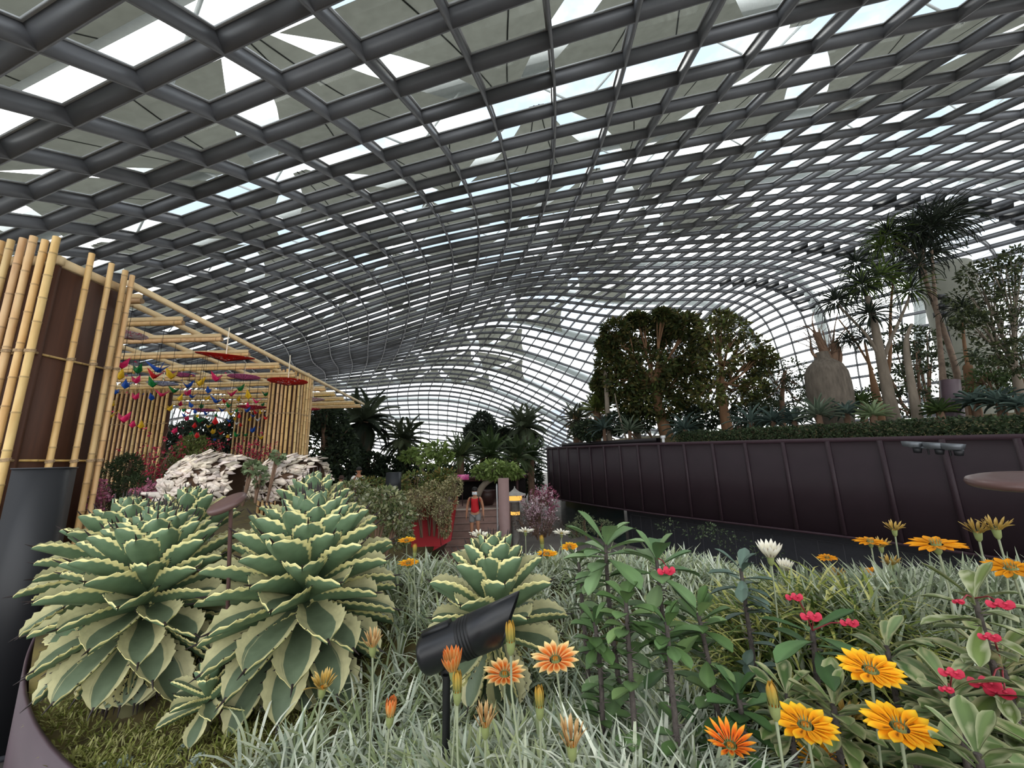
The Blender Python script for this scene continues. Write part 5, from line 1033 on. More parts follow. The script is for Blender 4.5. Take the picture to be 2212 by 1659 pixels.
blossom('pale pink blossom shrub between the pagoda lantern and the plum wall', [(1140, 1095, 20, 20), (1165, 1085, 24, 22), (1180, 1110, 24, 22), (1150, 1120, 24, 16)], 13.4, BLO, 620, .05, 90)
blossom('dusky pink blossom shrub just behind the end of the plum wall', [(1178, 1062, 16, 14), (1192, 1085, 14, 20), (1165, 1066, 14, 12)], 17, PNK, 260, .07, 50)
bush('twig_hedge', 'brown leafless twig hedge below the blossom shrub', [(1125, 1125, 18, 22), (1160, 1140, 30, 16), (1195, 1135, 20, 20)], 12.4, ['#5a4640', '#6b554c', '#483832', '#7a6a5c'], 500, .08, asp=.15)
bush('box_shrub', 'small speckled shrub before the dark glass wall', [(1262, 1130, 22, 20), (1300, 1140, 24, 16), (1240, 1145, 20, 14)], 11, ['#5a6648', '#6d7858', '#8a906c', '#46523a'], 420, .07)
bush('climbing_plant', 'sparse climbing plant on the wire trellis of the recess', [(1440, 1135, 22, 12), (1500, 1150, 24, 10), (1560, 1160, 24, 14), (1600, 1180, 26, 16), (1530, 1140, 14, 8), (1660, 1190, 24, 14)], 9.4, ['#46553a', '#55664a', '#39462e', '#6d7a5c'], 60, .07, cat='climber', dy=.7, twig=False)
# shrubs and blossom under the bamboo pavilion
blossom('red blossom twigs in front of the far side bamboo screen', [(310, 990, 40, 34), (345, 970, 36, 40), (290, 1010, 30, 26), (370, 1000, 30, 30)], 7.2, ['#b03048', '#c84860', '#8f2438'], 160, .045, 46, z0=EZ-1.1)
blossom('red blossom twigs in front of the deepest bamboo screen', [(540, 970, 34, 26), (570, 985, 30, 24), (520, 990, 26, 20), (455, 965, 26, 20)], 8.0, ['#b03048', '#c84860', '#8f2438'], 200, .045, 50, z0=EZ-1.1)
blossom('dusky pink blossom shrub at the foot of the nearest bamboo screen', [(205, 1090, 16, 26), (215, 1060, 14, 18), (330, 1058, 24, 12)], 4.6, PNK, 320, .035, 50, z0=EZ-1.1)
bush('dark_shrub', 'feathery dark green shrub between the nearest screen and the left bark sculpture', [(255, 1040, 34, 40), (290, 1060, 30, 26), (235, 1080, 26, 26), (275, 1010, 22, 24)], 5.0, ['#3a4a2c', '#48583a', '#2c3822'], 1100, .06, asp=.2)
bush('conifer_shrub', 'olive green conifer under the lowest paper cranes', [(415, 985, 36, 28), (395, 1010, 36, 24), (440, 1005, 36, 24), (420, 960, 22, 16)], 8.2, ['#5e6a34', '#6f7a40', '#4a5628', '#7d8650'], 1000, .09, asp=.2)
bush('dark_tree_row', 'dark green trees seen through the back of the pavilion', [(390, 950, 30, 30), (430, 940, 34, 30), (470, 955, 34, 30), (500, 940, 24, 30), (450, 990, 50, 30), (330, 980, 50, 40), (540, 1000, 40, 30)], 15, ['#39443a', '#465046', '#2c362c', '#556050'], 800, .22, cat='tree')
bush('round_leaf_plant', 'plant with round grey-green leaves between the two bark sculptures', [(545, 1010, 12, 10), (560, 1030, 14, 16), (600, 985, 10, 8), (540, 1060, 16, 14)], 3.4, ['#71805e', '#85946e', '#5e6c4c'], 60, .045, asp=.9)
bush('low_shrub', 'low mixed shrubs behind the largest agave, left of the vine', [(760, 1060, 40, 18), (720, 1080, 40, 20), (830, 1075, 40, 20), (800, 1100, 44, 20), (860, 1115, 36, 22), (740, 1110, 50, 24), (860, 1150, 30, 30)], 6.2, ['#6d7a50', '#8a8f62', '#5a6840', '#a5a67c', '#b0b298'], 600, .07)
SPK = mat('speaker_black', '#23262a', rough=.5); c = at(850, 1045, 11); m = MB(); m.box(c, (.33, .33, .62)); sp_ = thing('loudspeaker_box', 'dark box standing among the shrubs left of the vine', 'box', (c[0], c[1], 0)); m.build('housing', SPK, sp_); m = MB(); m.box((c[0], c[1], (c[2]-.31)/2), (.12, .12, c[2]-.31)); m.build('stand', SPK, sp_)
TWR = mat('far_tower_haze', '#aeb6c4', rough=.6, var=.08, scale=.3); c = at(1207, 945, 230); m = MB(); m.box((c[0], c[1], 16), (8, 8, 34));  # haze over the tower is put into its pale colour
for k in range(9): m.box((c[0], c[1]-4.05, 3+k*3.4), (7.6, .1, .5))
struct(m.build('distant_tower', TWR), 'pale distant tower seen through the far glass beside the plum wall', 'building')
# ------------------------------------------------------------------ planting on the raised terrace
def on_terr(px, py, Y): p = at(px, py, Y); p[2] = float(terr(p[0], p[1]))-.03; return p
HEDG = ['#33412a', '#3e4c32', '#293522', '#4a5a3c']
i0 = int(np.argmin(np.abs(wl[:, 1]-13.4))); f = MB(); hp = []
for i in range(i0, len(wl)-1):
    for s_ in (.64, .90):
        p = wl[i]-wn[i]*s_; z = topz[i]+.10; hp.append(p); scatter(f, (p[0], p[1], z+rnd.uniform(.0, .06)), (.20, .22, .24), 150, .065, HEDG, shell=.7, asp=.7)
c = hp[len(hp)//2]; hd = thing('hedge', 'clipped dark green hedge along the top of the plum wall', 'hedge', (c[0], c[1], topz[-20])); f.build('foliage', TREEL, hd)
TRO = mat('black_trough', '#221c20', rough=.5); m = MB(); ids = [i for i in range(len(wl)) if 13.9 < wl[i][1] < 20.5]; pp = np.array([wl[i]-wn[i]*.50 for i in ids]); zz = np.array([topz[i] for i in ids])
m.grid(np.stack([np.c_[pp+wn[ids]*.12, zz+.005], np.c_[pp+wn[ids]*.12, zz+.17], np.c_[pp-wn[ids]*.12, zz+.17], np.c_[pp-wn[ids]*.12, zz+.005]], 1), close_v=True); o = m.build('planter_trough', TRO, None, loc=(0, 0, 0)); tag(o, 'long black planter trough on the far end of the plum wall', 'planter')
WHB = mat('white_box', '#d5d6d8', rough=.5)
c = at(1432, 944, 13.6); m = MB(); m.box(c, (.14, .10, .10)); m.box(c+[0, 0, -.13], (.08, .06, .16)); o = m.build('white_box_light', [WHB], None, loc=tuple(c)); tag(o, 'small white box light on the wall top under the orange-trunked tree', 'light')
i = int(np.argmin(np.abs(wl[:, 0]-3.95))); c = at(1370, 1100, wl[i][1]-.25); m = MB(); m.box(c, (.13, .12, .15)); m.tube([c, c+[.05, .3, .05]], .02, 6); o = m.build('white_box_light', WHB, None, loc=tuple(c)); tag(o, 'small white box light under the lower edge of the plum wall', 'light')
# floodlight bar on the wall
FLG = mat('floodlight_grey', '#70757a', rough=.4, metal=.3); FLK = mat('floodlight_black', '#1b1c1f', rough=.5)
fl = [at(1975, 965, 7.45), at(2092, 972, 6.85)]; fc = (fl[0]+fl[1])/2; root = thing('floodlight_bar', 'bar of three grey floodlights on the right part of the plum wall', 'floodlight', fc); dv = norm(fl[1]-fl[0]); on = np.r_[norm(wn[100]), 0]
m = MB(); m.tube([fl[0]+on*.12, fl[1]+on*.12], .022, 8); m.build('bar', FLG, root)
m = MB()
for s in (.35, .75): q = fl[0]+(fl[1]-fl[0])*s; m.tube([q+on*.12, q-on*.15], .02, 6); m.tube([q+on*.12, q+on*.12-np.array([0, 0, .12])], .015, 6)
m.build('bracket', FLK, root)
rt = np.stack([dv, on, np.cross(dv, on)], 1)
for s, dz in ((.10, .03), (.52, .04), (.86, .04)):
    q = fl[0]+(fl[1]-fl[0])*s+on*.16; m = MB(); m.box(q+[0, 0, .055], (.24, .16, .10), 0, rt, taper=.86); m.build('lamp_head', FLG, root); m = MB(); m.lathe([(.0001, .07), (.05, .06), (.06, -.03), (.0001, -.04)], 14, q+np.array([0, 0, -.04])+dv*.05, rot=rt); m.build('lamp_snoot', FLK, root)
# big trees
tree('broad_tree', 'broad dark tree with an orange trunk, left of the two big terrace trees', 'tree', on_terr(1440, 935, 17), [on_terr(1440, 935, 17), at(1425, 890, 17), at(1415, 850, 17), at(1418, 800, 17)],
     px_crowns([(1345, 760, 44, 40), (1400, 720, 54, 36), (1440, 700, 44, 28), (1350, 820, 46, 44), (1400, 800, 60, 46), (1460, 760, 50, 46), (1320, 790, 34, 40), (1470, 830, 46, 46), (1420, 870, 56, 36), (1370, 870, 40, 34), (1500, 800, 40, 50), (1330, 715, 30, 26), (1480, 705, 34, 26), (1300, 830, 20, 18), (1310, 745, 20, 16), (1375, 690, 22, 12), (1430, 680, 16, 10), (1300, 860, 16, 12), (1512, 745, 20, 18)], 17, 1.), OLIVE+['#3a4624', '#333f22', '#465228'], .24, 1050, barkm=BRKO, tr=(.30, .12))
tree('airy_tree', 'lighter airy tree with an orange trunk, right of the two big terrace trees', 'tree', on_terr(1572, 930, 15.5), [on_terr(1572, 930, 15.5), at(1562, 880, 15.5), at(1556, 830, 15.5), at(1560, 790, 15.5)],
     px_crowns([(1540, 720, 36, 34), (1580, 710, 36, 28), (1620, 750, 36, 26), (1550, 780, 40, 30), (1600, 800, 40, 26), (1640, 790, 30, 22), (1530, 850, 34, 30), (1590, 850, 40, 24), (1560, 690, 26, 20), (1630, 840, 28, 20), (1650, 770, 24, 18)], 15.5, 1.), OLIVE+['#5c6a34', '#6a7038'], .20, 420, barkm=BRKO, tr=(.22, .09))
tree('thin_tree', 'sparse twiggy tree between the airy tree and the bottle tree', 'tree', on_terr(1690, 915, 15), [on_terr(1690, 915, 15), at(1688, 860, 15), at(1695, 800, 15)], px_crowns([(1670, 810, 30, 26), (1710, 800, 30, 26), (1700, 850, 34, 24), (1660, 860, 24, 20), (1725, 835, 24, 22), (1740, 880, 24, 22)], 15, .8), ['#37402a', '#444e34', '#2c3422'], .13, 260, tr=(.12, .05))
bush('dark_shrub', 'dark green undergrowth under the two big trees', [(1330, 915, 30, 22), (1380, 905, 34, 26), (1480, 905, 40, 26), (1520, 900, 36, 26), (1620, 895, 40, 26), (1660, 890, 34, 24), (1270, 930, 30, 20)], 17.5, DARKG, 800, .2)
bush('dark_shrub', 'dark trees behind the grey bulging trunk on the terrace', [(1950, 730, 36, 24), (1990, 740, 36, 30), (1960, 780, 44, 30), (2000, 800, 40, 40), (1930, 820, 30, 30), (1880, 860, 40, 20), (1960, 870, 50, 24)], 16.5, ['#2e3824', '#39442c', '#242c1e', '#465034'], 420, .18, cat='tree')
tree('edge_tree', 'dark leafy tree at the right edge above the terrace', 'tree', on_terr(2205, 885, 9.6), [on_terr(2205, 885, 9.6), at(2203, 850, 9.6), at(2190, 780, 9.6)], px_crowns([(2110, 590, 30, 18), (2160, 580, 36, 22), (2195, 560, 24, 22), (2100, 640, 40, 20), (2150, 650, 40, 26), (2195, 640, 30, 30), (2120, 700, 46, 26), (2180, 710, 40, 32), (2090, 690, 26, 16), (2200, 770, 30, 34), (2150, 760, 40, 22)], 9.6, .6), ['#343d26', '#434c30', '#2a3220', '#525a38'], .11, 330, barkm=BRKG, tr=(.12, .06))
bush('green_shrub', 'green shrub behind the agaves at the right end of the terrace', [(2130, 830, 34, 28), (2180, 840, 36, 28), (2150, 800, 30, 22), (2205, 820, 26, 30)], 10.6, MIDG, 700, .09)
palm('small fan palm with a short dark trunk at the left end of the terrace', 1245, 905, 965, 19.5, 1.0, 24, .14, ['#3a4032', '#4c5240', '#2c3226'], name='fan_palm', droop=40, el=(-50, 75), ll=.35, lw=.05, skirt=60)
palm('green fan palm with brown dead fronds under its crown, second on the terrace', 1290, 888, 955, 18, .9, 24, .16, ['#55602c', '#667236', '#424c24'], name='fan_palm', droop=30, el=(0, 80), ll=.35, lw=.05, skirt=150)
def trunk_only(name, label, pts, Y, r, mt, cat='tree'):
    b = on_terr(*pts[0], Y); P = [b]+[at(x, y, Y) for x, y in pts[1:]]; root = thing(name, label, cat, b); m = MB(); q = resample(np.array(P), 14); m.tube(q, np.interp(np.linspace(0, 1, 14), np.linspace(0, 1, len(r)), r), 10); m.build('trunk', mt, root, smooth=True); return root
trunk_only('pale_trunk', 'smooth pale grey trunk left of the broad tree', [(1316, 938), (1312, 890), (1310, 840), (1306, 790)], 17.2, [.13, .11, .10, .08], BRKG)
trunk_only('pale_trunk', 'thick pale trunk close behind the broad tree trunk', [(1376, 930), (1370, 890), (1366, 850)], 18.5, [.19, .16, .15], BRKG)
trunk_only('leaning_branch', 'thin pale branch leaning against the terrace plants', [(1356, 945), (1340, 905), (1332, 875), (1328, 850)], 16.4, [.05, .035, .03, .02], BRKG)
# bottle tree
c = on_terr(1800, 890, 11.8); bt = thing('bottle_tree', 'fat grey bottle tree with bare stubby branches', 'tree', c); top = at(1790, 775, 11.8); hgt = top[2]-c[2]; m = MB(); k = .46
m.lathe([(.40, -.05), (.46, hgt*.08), (.54, hgt*.26), (.575, hgt*.45), (.575, hgt*.62), (.55, hgt*.78), (.46, hgt*.89), (.30, hgt*.96), (.20, hgt*1.0), (.17, hgt*1.10), (.0001, hgt*1.12)], 28, c); m.build('trunk', mat('bottle_bark', '#5d554c', rough=.9, var=.3, scale=9, bump=.6, stretch=(1.5, 1.5, .35)), bt, smooth=True)
m = MB(); bq = lambda *p: [at(x, y, 11.8+dy) for x, y, dy in p]
for pth, r in [(((1790, 790, 0), (1780, 755, 0), (1772, 738, 0), (1762, 720, .1)), (.17, .14, .11, .09)), (((1795, 790, 0), (1805, 760, 0), (1800, 742, 0)), (.15, .11, .08)), (((1765, 722, .1), (1738, 700, .2), (1715, 708, .3)), (.03, .015, .008)), (((1762, 724, .1), (1752, 690, 0), (1760, 668, 0)), (.03, .016, .008)), (((1800, 745, 0), (1822, 715, .2), (1838, 700, .3)), (.03, .018, .01)), (((1800, 745, 0), (1802, 705, -.2), (1812, 670, -.3)), (.03, .016, .008)), (((1770, 775, 0), (1752, 765, .1), (1750, 735, .1)), (.06, .03, .015)), (((1812, 790, 0), (1818, 765, 0), (1806, 735, 0)), (.07, .05, .03))]: m.tube(resample(np.array(bq(*pth)), 8), np.interp(np.linspace(0, 1, 8), np.linspace(0, 1, len(r)), r), 8)
for i in range(40):
    a = at(rnd.uniform(1740, 1835), rnd.uniform(715, 760), 11.8+rnd.uniform(-.4, .4)); e = a+np.array([rnd.uniform(-.5, .5), rnd.uniform(-.3, .3), rnd.uniform(.1, .6)]); m.tube([at(1790, 765, 11.8), (a+e)/2, e], [.012, .009, .003], 4)
m.build('branches', BRK, bt, smooth=True)
# tree aloes / dragon trees
DRG = ['#262e26', '#323a30', '#1e241e', '#3d4638']; DRL = ['#52662a', '#62763a', '#435624']
def dragon(name, label, base, Y, stems, heads, bark_):
    b = on_terr(*base, Y); root = thing(name, label, 'tree', b); m = MB()
    for pts, r in stems: P = [b if (x, y) == base else at(x, y, Y+d) for x, y, d in pts]; m.tube(resample(np.array(P), 12), np.interp(np.linspace(0, 1, 12), np.linspace(0, 1, len(r)), r), 9)
    m.build('trunk', bark_, root, smooth=True)
    for x, y, d, R, cols, n in heads: f = MB(); swords(f, at(x, y, Y+d), int(n*1.5), R*(Y/FPX)*.95, .05, el=(-40, 85), droop=60, cols=cols); f.build('leaf_head', TREEL, root)
    return root
dragon('tree_aloe', 'tall tree aloe with a banded grey trunk and green feathery heads', (1928, 895), 11.2, [(((1928, 895, 0), (1912, 820, 0), (1896, 740, 0), (1888, 690, 0), (1874, 640, 0)), (.17, .14, .12, .10, .07)), (((1905, 790, 0), (1920, 740, .1), (1945, 690, .2), (1965, 640, .2)), (.06, .05, .04, .03)), (((1895, 760, 0), (1870, 720, .1), (1840, 690, .1), (1812, 660, .1)), (.06, .04, .035, .03))],
       [(1862, 618, 0, 62, DRL+DRG, 60), (1902, 600, .2, 60, DRL, 50), (1968, 628, .2, 60, DRG+DRL, 46), (1805, 652, .1, 54, DRG, 50), (1880, 680, -.2, 56, DRG, 46), (1850, 570, .3, 50, DRG, 40), (1830, 735, .2, 34, DRG, 30)], BRKG)
dragon('dragon_tree', 'tallest dragon tree with two crossing trunks and dark crowns near the roof', (2080, 870), 11.8, [(((2080, 870, 0), (2062, 780, 0), (2030, 690, 0), (2003, 620, 0), (1985, 560, 0)), (.15, .085, .07, .06, .05)), (((2040, 880, -.4), (2036, 800, -.4), (2026, 700, -.3), (2016, 600, -.2), (2012, 540, -.2)), (.11, .07, .05, .045, .04)), (((1988, 570, 0), (1965, 540, .1), (1930, 520, .2)), (.05, .04, .035)), (((2000, 600, 0), (1990, 545, .1), (2010, 500, .1)), (.05, .045, .04))],
       [(2012, 492, -.2, 92, DRG, 80), (1975, 505, .0, 80, DRG, 70), (2040, 480, -.1, 86, DRG, 70), (2000, 545, .1, 78, DRG, 60), (1918, 508, .2, 66, DRG+DRL, 60), (1905, 535, .3, 54, DRL, 40), (1985, 575, -.2, 60, DRG, 40)], mat('bark_tan', '#78675a', rough=.9, var=.25, scale=8, bump=.3))
dragon('tree_aloe', 'many-stemmed tree aloe with an orange base right of the bottle tree', (1893, 868), 12.6, [(((1893, 868, 0), (1888, 830, 0), (1878, 790, 0), (1868, 740, 0)), (.15, .12, .05, .03)), (((1910, 850, 0), (1925, 770, 0), (1922, 680, .1), (1930, 600, .1)), (.08, .05, .04, .03)), (((1885, 800, 0), (1850, 740, .2), (1812, 690, .2)), (.04, .03, .02))], [(1930, 590, .1, 50, DRG, 36), (1868, 732, 0, 40, DRG, 30), (1840, 640, .2, 40, DRG, 30)], BRKO)
dragon('tree_aloe', 'short tree aloe with orange stubs beside the plum tube', (2100, 868), 11.0, [(((2100, 868, 0), (2095, 830, 0), (2090, 790, 0)), (.14, .12, .10)), (((2098, 850, -.1), (2120, 825, -.1), (2136, 808, -.1)), (.10, .08, .08)), (((2092, 800, 0), (2082, 740, .1), (2078, 680, .1)), (.05, .04, .03))], [(2080, 668, .1, 52, DRG, 46), (2108, 775, .1, 40, GREYG, 24)], BRKO)
trunk_only('bulging_trunk', 'grey snake-like bare trunk with a bent tip in front of the dark trees', [(1982, 903), (1972, 850), (1962, 790), (1955, 745), (1958, 715), (1970, 700)], 10.4, [.12, .10, .085, .075, .055, .03], BRKG)
c = on_terr(2057, 890, 10.0); q = at(2052, 822, 10.0); m = MB(); m.tube([c, q], [.20, .19], 16); o = m.build('plum_tube', plum_steel, None, loc=tuple(c), smooth=False); tag(o, 'plum coloured upright tube among the terrace plants', 'tube')
for j, (x, y, Y, R, cols, lab) in enumerate([(1305, 928, 17, 52, BLUEG, 'green sword-leaved agave left of the pale trunk'), (1360, 932, 16.2, 46, GREYG, 'grey agave in front of the thick pale trunk'), (1255, 942, 19, 40, MIDG, 'low agave below the small fan palm'), (1480, 930, 13.8, 58, BLUEG, 'arching agave right of the orange trunk of the broad tree'),
        (1622, 915, 12.4, 64, BLUEG, 'large arching blue agave right of the airy tree'), (1670, 912, 11.8, 52, BLUEG, 'blue agave second right of the airy tree'), (1715, 910, 11.4, 48, BLUEG, 'blue agave below the thin tree'), (1768, 898, 10.6, 60, GREYG, 'upright grey agave before the bottle tree'), (1828, 895, 10.8, 44, BLUEG, 'agave right of the foot of the bottle tree'),
        (1885, 898, 9.9, 44, ['#7d8f6a', '#8d9d7a', '#6a7c58'], 'pale green agave at the foot of the tall tree aloe'), (1860, 872, 11.6, 40, MIDG, 'green agave behind the pale one'), (2030, 890, 9.6, 40, MIDG, 'low agave left of the plum tube'), (2105, 872, 9.4, 50, BLUEG, 'blue agave right of the plum tube'), (2160, 872, 9.0, 54, BLUEG, 'blue agave second right of the plum tube'), (2204, 880, 8.6, 44, BLUEG, 'blue agave at the right edge of the terrace')]):
    c = on_terr(x, y, Y); cz = max(c[2]+.05, at(x, y, Y)[2]); f = MB(); swords(f, (c[0], c[1], cz), 34, R*Y/FPX*.85, .10, el=(-5, 80), droop=45 if cols is BLUEG else 25, cols=cols)
    root = thing('terrace_agave', lab, 'agave', c, 'agaves on the terrace'); f.build('leaves', TREEL, root); m = MB(); m.tube([c, (c[0], c[1], cz+.03)], [.09, .07], 8); m.build('stem', BRK, root)
# concrete column behind the terrace trees
c = at(2098, 800, 24); zt = at(2098, 575, 24)[2]; m = MB(); R = 1.28; m.lathe([(R, 0), (R, zt-.25), (R*.985, zt-.08), (R*.93, zt), (.0001, zt)], 40, (c[0], c[1], 0)); o = m.build('concrete_column', mat('concrete', '#7c7d73', rough=.75, var=.06, scale=2), None, loc=(c[0], c[1], 0), smooth=False); tag(o, 'thick round grey column behind the trees at the right', 'column')
c = at(2032, 665, 20); fx = thing('wall_lights', 'stack of three small dark floodlights beside the grey column', 'floodlight', c); m = MB(); m.tube([(c[0], c[1], 2), at(2032, 650, 20)], .03, 6); m.build('mast', FLK, fx)
for y in (642, 662, 678): q = at(2030, y, 20); m = MB(); m.box(q, (.42, .3, .22)); m.box(q+[.12, -.1, -.1], (.2, .2, .25)); m.build('lamp_head', FLK, fx)
# ------------------------------------------------------------------ people
SKIN = mat('skin', '#b98566', rough=.55, var=.06, scale=10); HAIR = mat('black_hair', '#17130f', rough=.6)
def skinned(name, V, E, Rr, mt, parent, root_i=0, sub=2):
    me = bpy.data.meshes.new(name); me.from_pydata([tuple(map(float, v)) for v in V], E, []); me.materials.append(mt); o = bpy.data.objects.new(name, me); COL.objects.link(o)
    md = o.modifiers.new('Skin', 'SKIN'); md.use_smooth_shade = True; md.branch_smoothing = .4
    for i, r in enumerate(Rr): me.skin_vertices[0].data[i].radius = (r, r) if np.isscalar(r) else r
    me.skin_vertices[0].data[root_i].use_root = True
    s = o.modifiers.new('Sub', 'SUBSURF'); s.levels = sub; s.render_levels = sub
    if parent: o.parent = parent
    return o
def person(label, loc, yaw, pose, top_m, bot_m, sleeves=False, mask=False, hat=None, strap=False, h=1.0, phone=False):
    root = thing('person', label, 'person', loc); root.rotation_euler = (0, 0, yaw); root.scale = (h,)*3
    J = dict(pelvis=(0, 0, .93), belly=(0, 0, 1.08), chest=(0, .01, 1.27), nb=(0, .0, 1.42), neck=(0, -.015, 1.49), head=(0, -.035, 1.575), crown=(0, -.03, 1.665),
             sl=(-.175, .01, 1.385), el=(-.245, .03, 1.12), wl=(-.265, -.03, .875), sr=(.175, .01, 1.385), er=(.245, .03, 1.12), wr=(.265, -.03, .875),
             hl=(-.09, 0, .88), kl=(-.10, -.03, .50), al=(-.10, .03, .09), tl=(-.11, -.13, .035), hr=(.09, 0, .88), kr=(.10, -.03, .50), ar=(.10, .03, .09), tr=(.11, -.13, .035))
    J.update(pose); K = list(J); ix = {k: i for i, k in enumerate(K)}; V = [J[k] for k in K]
    Rd = dict(pelvis=(.135, .105), belly=(.125, .095), chest=(.15, .105), nb=(.075, .065), neck=(.052, .055), head=(.070, .086), crown=(.066, .076), sl=.058, sr=.058, el=.042, er=.042, wl=.028, wr=.028, hl=.088, hr=.088, kl=.057, kr=.057, al=.040, ar=.040, tl=.036, tr=.036)
    E = [('pelvis', 'belly'), ('belly', 'chest'), ('chest', 'nb'), ('nb', 'neck'), ('neck', 'head'), ('head', 'crown'), ('chest', 'sl'), ('sl', 'el'), ('el', 'wl'), ('chest', 'sr'), ('sr', 'er'), ('er', 'wr'), ('pelvis', 'hl'), ('hl', 'kl'), ('kl', 'al'), ('al', 'tl'), ('pelvis', 'hr'), ('hr', 'kr'), ('kr', 'ar'), ('ar', 'tr')]
    # hands: a palm and five fingers grown from each wrist
    for sd, wk, ek in ((-1, 'wl', 'el'), (1, 'wr', 'er')):
        w_ = np.array(J[wk]); d = norm(w_-np.array(J[ek])); fwd = np.array([0, -1., 0]); fwd = norm(fwd-d*(fwd @ d)); s_ = np.cross(d, fwd)
        pn = 'palm'+wk; ix[pn] = len(V); V.append(w_+d*.055); Rd[pn] = (.030, .018); K.append(pn); E.append((wk, pn))
        for q, (off, ln) in enumerate(((-.024, .062), (-.008, .074), (.008, .070), (.024, .056))):
            a = pn+'f%d' % q; b = a+'t'; ix[a] = len(V); V.append(w_+d*.095+fwd*-off); Rd[a] = .0095; K.append(a); ix[b] = len(V); V.append(w_+d*(.095+ln)+fwd*(-off*1.1)+s_*.018*sd); Rd[b] = .0075; K.append(b); E += [(pn, a), (a, b)]
        a = pn+'th'; ix[a] = len(V); V.append(w_+d*.05+fwd*.038); Rd[a] = .011; K.append(a); b = a+'t'; ix[b] = len(V); V.append(w_+d*.09+fwd*.05); Rd[b] = .009; K.append(b); E += [(pn, a), (a, b)]
    skinned('body', V, [(ix[a], ix[b]) for a, b in E], [Rd[k] for k in K], SKIN, root, ix['pelvis'])
    A = lambda k: np.array(J[k], float)
    tv = [A('pelvis')+[0, 0, -.04], A('belly'), A('chest'), A('nb')-[0, 0, .015], A('sl')+[-.005, 0, .0], A('sr')+[.005, 0, 0]]; te = [(0, 1), (1, 2), (2, 3), (2, 4), (2, 5)]; tr_ = [(.165, .135), (.142, .112), (.168, .122), (.070, .070), .068, .068]
    if sleeves: tv += [A('sl')*.35+A('el')*.65, A('sr')*.35+A('er')*.65, A('el')*.2+A('wl')*.8, A('er')*.2+A('wr')*.8]; te += [(4, 6), (5, 7), (6, 8), (7, 9)]; tr_ += [.06, .06, .048, .048]
    skinned('shirt', tv, te, tr_, top_m, root)
    hv = [A('pelvis')+[0, 0, .06], A('hl'), A('hl')*.25+A('kl')*.75+[0, 0, .03], A('hr'), A('hr')*.25+A('kr')*.75+[0, 0, .03]]
    skinned('shorts', hv, [(0, 1), (1, 2), (0, 3), (3, 4)], [(.150, .125), .108, .098, .108, .098], bot_m, root)
    for a, t_ in (('al', 'tl'), ('ar', 'tr')): skinned('shoe', [A(a)+[0, .03, -.035], A(a)*.5+A(t_)*.5+[0, 0, -.02], A(t_)+[0, -.02, .005]], [(0, 1), (1, 2)], [(.045, .045), (.048, .042), (.042, .032)], HAIR, root)
    hc = A('head')*.35+A('crown')*.65; m = MB(); m.lathe([(.0001, .098), (.05, .088), (.082, .055), (.092, .01), (.088, -.03), (.080, -.035), (.078, .0)], 20, hc+[0, .014, .0], sy=1.12); hr_ = m.build('hair', HAIR, root, smooth=True, org=(0, 0, 0))
    m = MB(); f0 = A('head')
    for s in (-1, 1): m.lathe([(.0001, .012), (.010, .006), (.011, -.004), (.0001, -.010)], 10, f0+[s*.030, -.078, .028])
    m.build('eyes', HAIR, root, smooth=True, org=(0, 0, 0)); m = MB(); m.tube([f0+[0, -.080, .03], f0+[0, -.104, -.008], f0+[0, -.09, -.014]], [.008, .014, .010], 8)
    for s in (-1, 1): m.lathe([(.0001, .03), (.012, .018), (.014, -.01), (.0001, -.028)], 10, f0+[s*.078, .005, .01], sy=1.6)
    m.build('nose_and_ears', SKIN, root, smooth=True, org=(0, 0, 0))
    if mask:
        u, v = np.meshgrid(np.linspace(-1.25, 1.25, 11), np.linspace(-1, 1, 7), indexing='ij'); P = np.stack([.083*np.sin(u), -.012-.088*np.cos(u*.95)-.018*(1-np.abs(v))*np.cos(u), -.034+.046*v-.006*np.abs(u)], -1)+f0; m = MB(); m.grid(P); m.grid((P+[0, .004, 0])[:, ::-1]); m.build('face_mask', mat('face_mask', '#dfe6ec', rough=.8), root, smooth=True, org=(0, 0, 0))
    else: m = MB(); m.box(f0+[0, -.086, -.042], (.04, .012, .010)); m.build('mouth', mat('lips', '#8d4b42', rough=.6), root, org=(0, 0, 0))
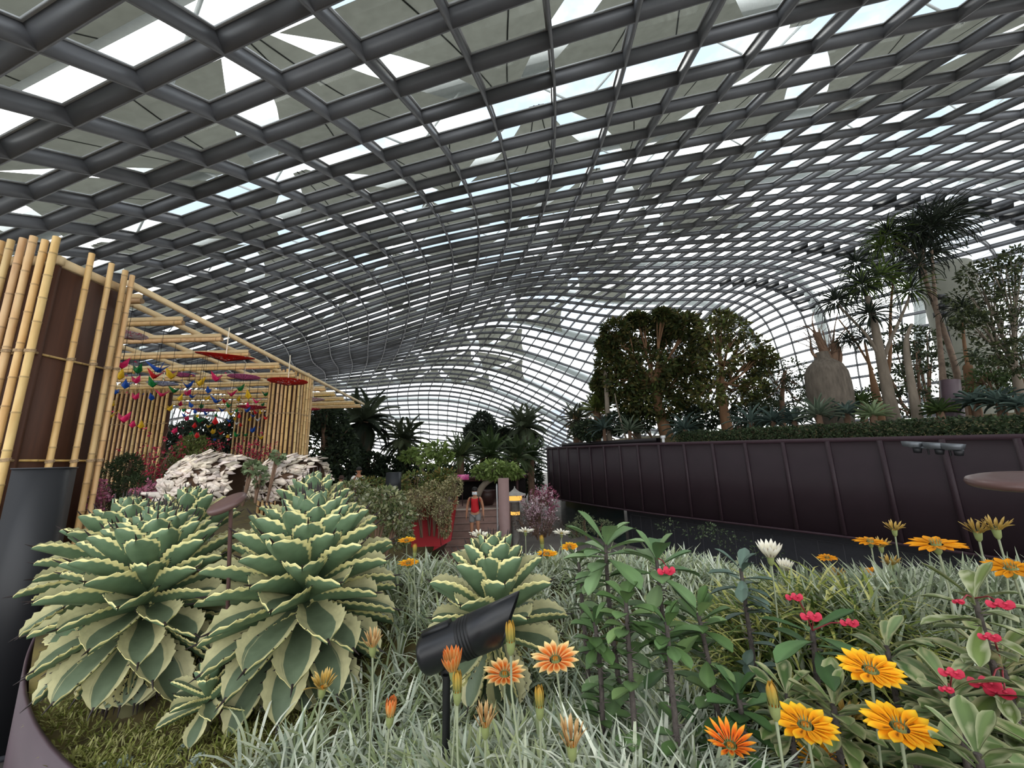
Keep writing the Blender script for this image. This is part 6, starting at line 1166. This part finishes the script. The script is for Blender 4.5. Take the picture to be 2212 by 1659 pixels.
    if strap:
        m = MB()
        for s in (-1, 1): m.tube(resample([(s*.11, .12, 1.30), (s*.12, .04, 1.445), (s*.125, -.115, 1.36), (s*.135, -.125, 1.2), (s*.15, -.02, 1.10)], 12), .018, 6)
        m.build('backpack_straps', HAIR, root, smooth=True, org=(0, 0, 0)); m = MB(); m.box((0, .20, 1.22), (.28, .14, .42), taper=.85); m.build('backpack', HAIR, root, org=(0, 0, 0))
    if phone: m = MB(); w_ = A('wr'); m.box(w_+[.0, -.045, -.10], (.012, .075, .15)); m.build('phone', HAIR, root, org=(0, 0, 0))
    if hat: m = MB(); m.lathe([(.0001, .12), (.06, .115), (.088, .08), (.094, .02), (.17, .0), (.172, -.006), (.09, .008)], 24, A('crown')+[0, .0, -.02]); m.build('hat', hat, root, smooth=True, org=(0, 0, 0))
    return root
REDS = mat('red_shirt', '#c81e28', rough=.7, var=.06); GRYS = mat('grey_shorts', '#8d8d8c', rough=.8, var=.06); WHS = mat('white_shirt', '#e8e6e2', rough=.8); TANS = mat('tan_shirt', '#a8875c', rough=.8); DKP = mat('dark_trousers', '#33363c', rough=.8)
fz = zl-.165*5; p = at(1026, 1150, 12.55)
person('person in red sleeveless shirt, grey shorts and white mask walking down the stairs', (p[0], 12.62, fz+.004), 0., dict(kl=(-.10, -.05, .50), al=(-.10, -.03, .09), tl=(-.11, -.19, .035), kr=(.10, -.10, .56), ar=(.10, .0, .245-.02), tr=(.115, -.15, .19), head=(0, -.06, 1.57), crown=(0, -.075, 1.66)), REDS, GRYS, mask=True, strap=True, phone=True, h=1.0)
p = at(776, 1010, 13.6); person('person in a white shirt with both hands raised near the chin', (p[0], p[1], EZ-1.70), .3, dict(el=(-.24, -.06, 1.14), wl=(-.10, -.26, 1.34), er=(.24, -.06, 1.14), wr=(.06, -.28, 1.34), head=(0, -.06, 1.57), crown=(0, -.085, 1.655)), WHS, DKP, sleeves=True, h=.98)
p = at(737, 1030, 13.0); person('person in tan clothes with a dark hat, bending among the shrubs behind the bark sculpture', (p[0], p[1], EZ-1.72), .9, dict(), TANS, DKP, sleeves=True, hat=mat('dark_hat', '#3c2a22', rough=.8), h=.82)
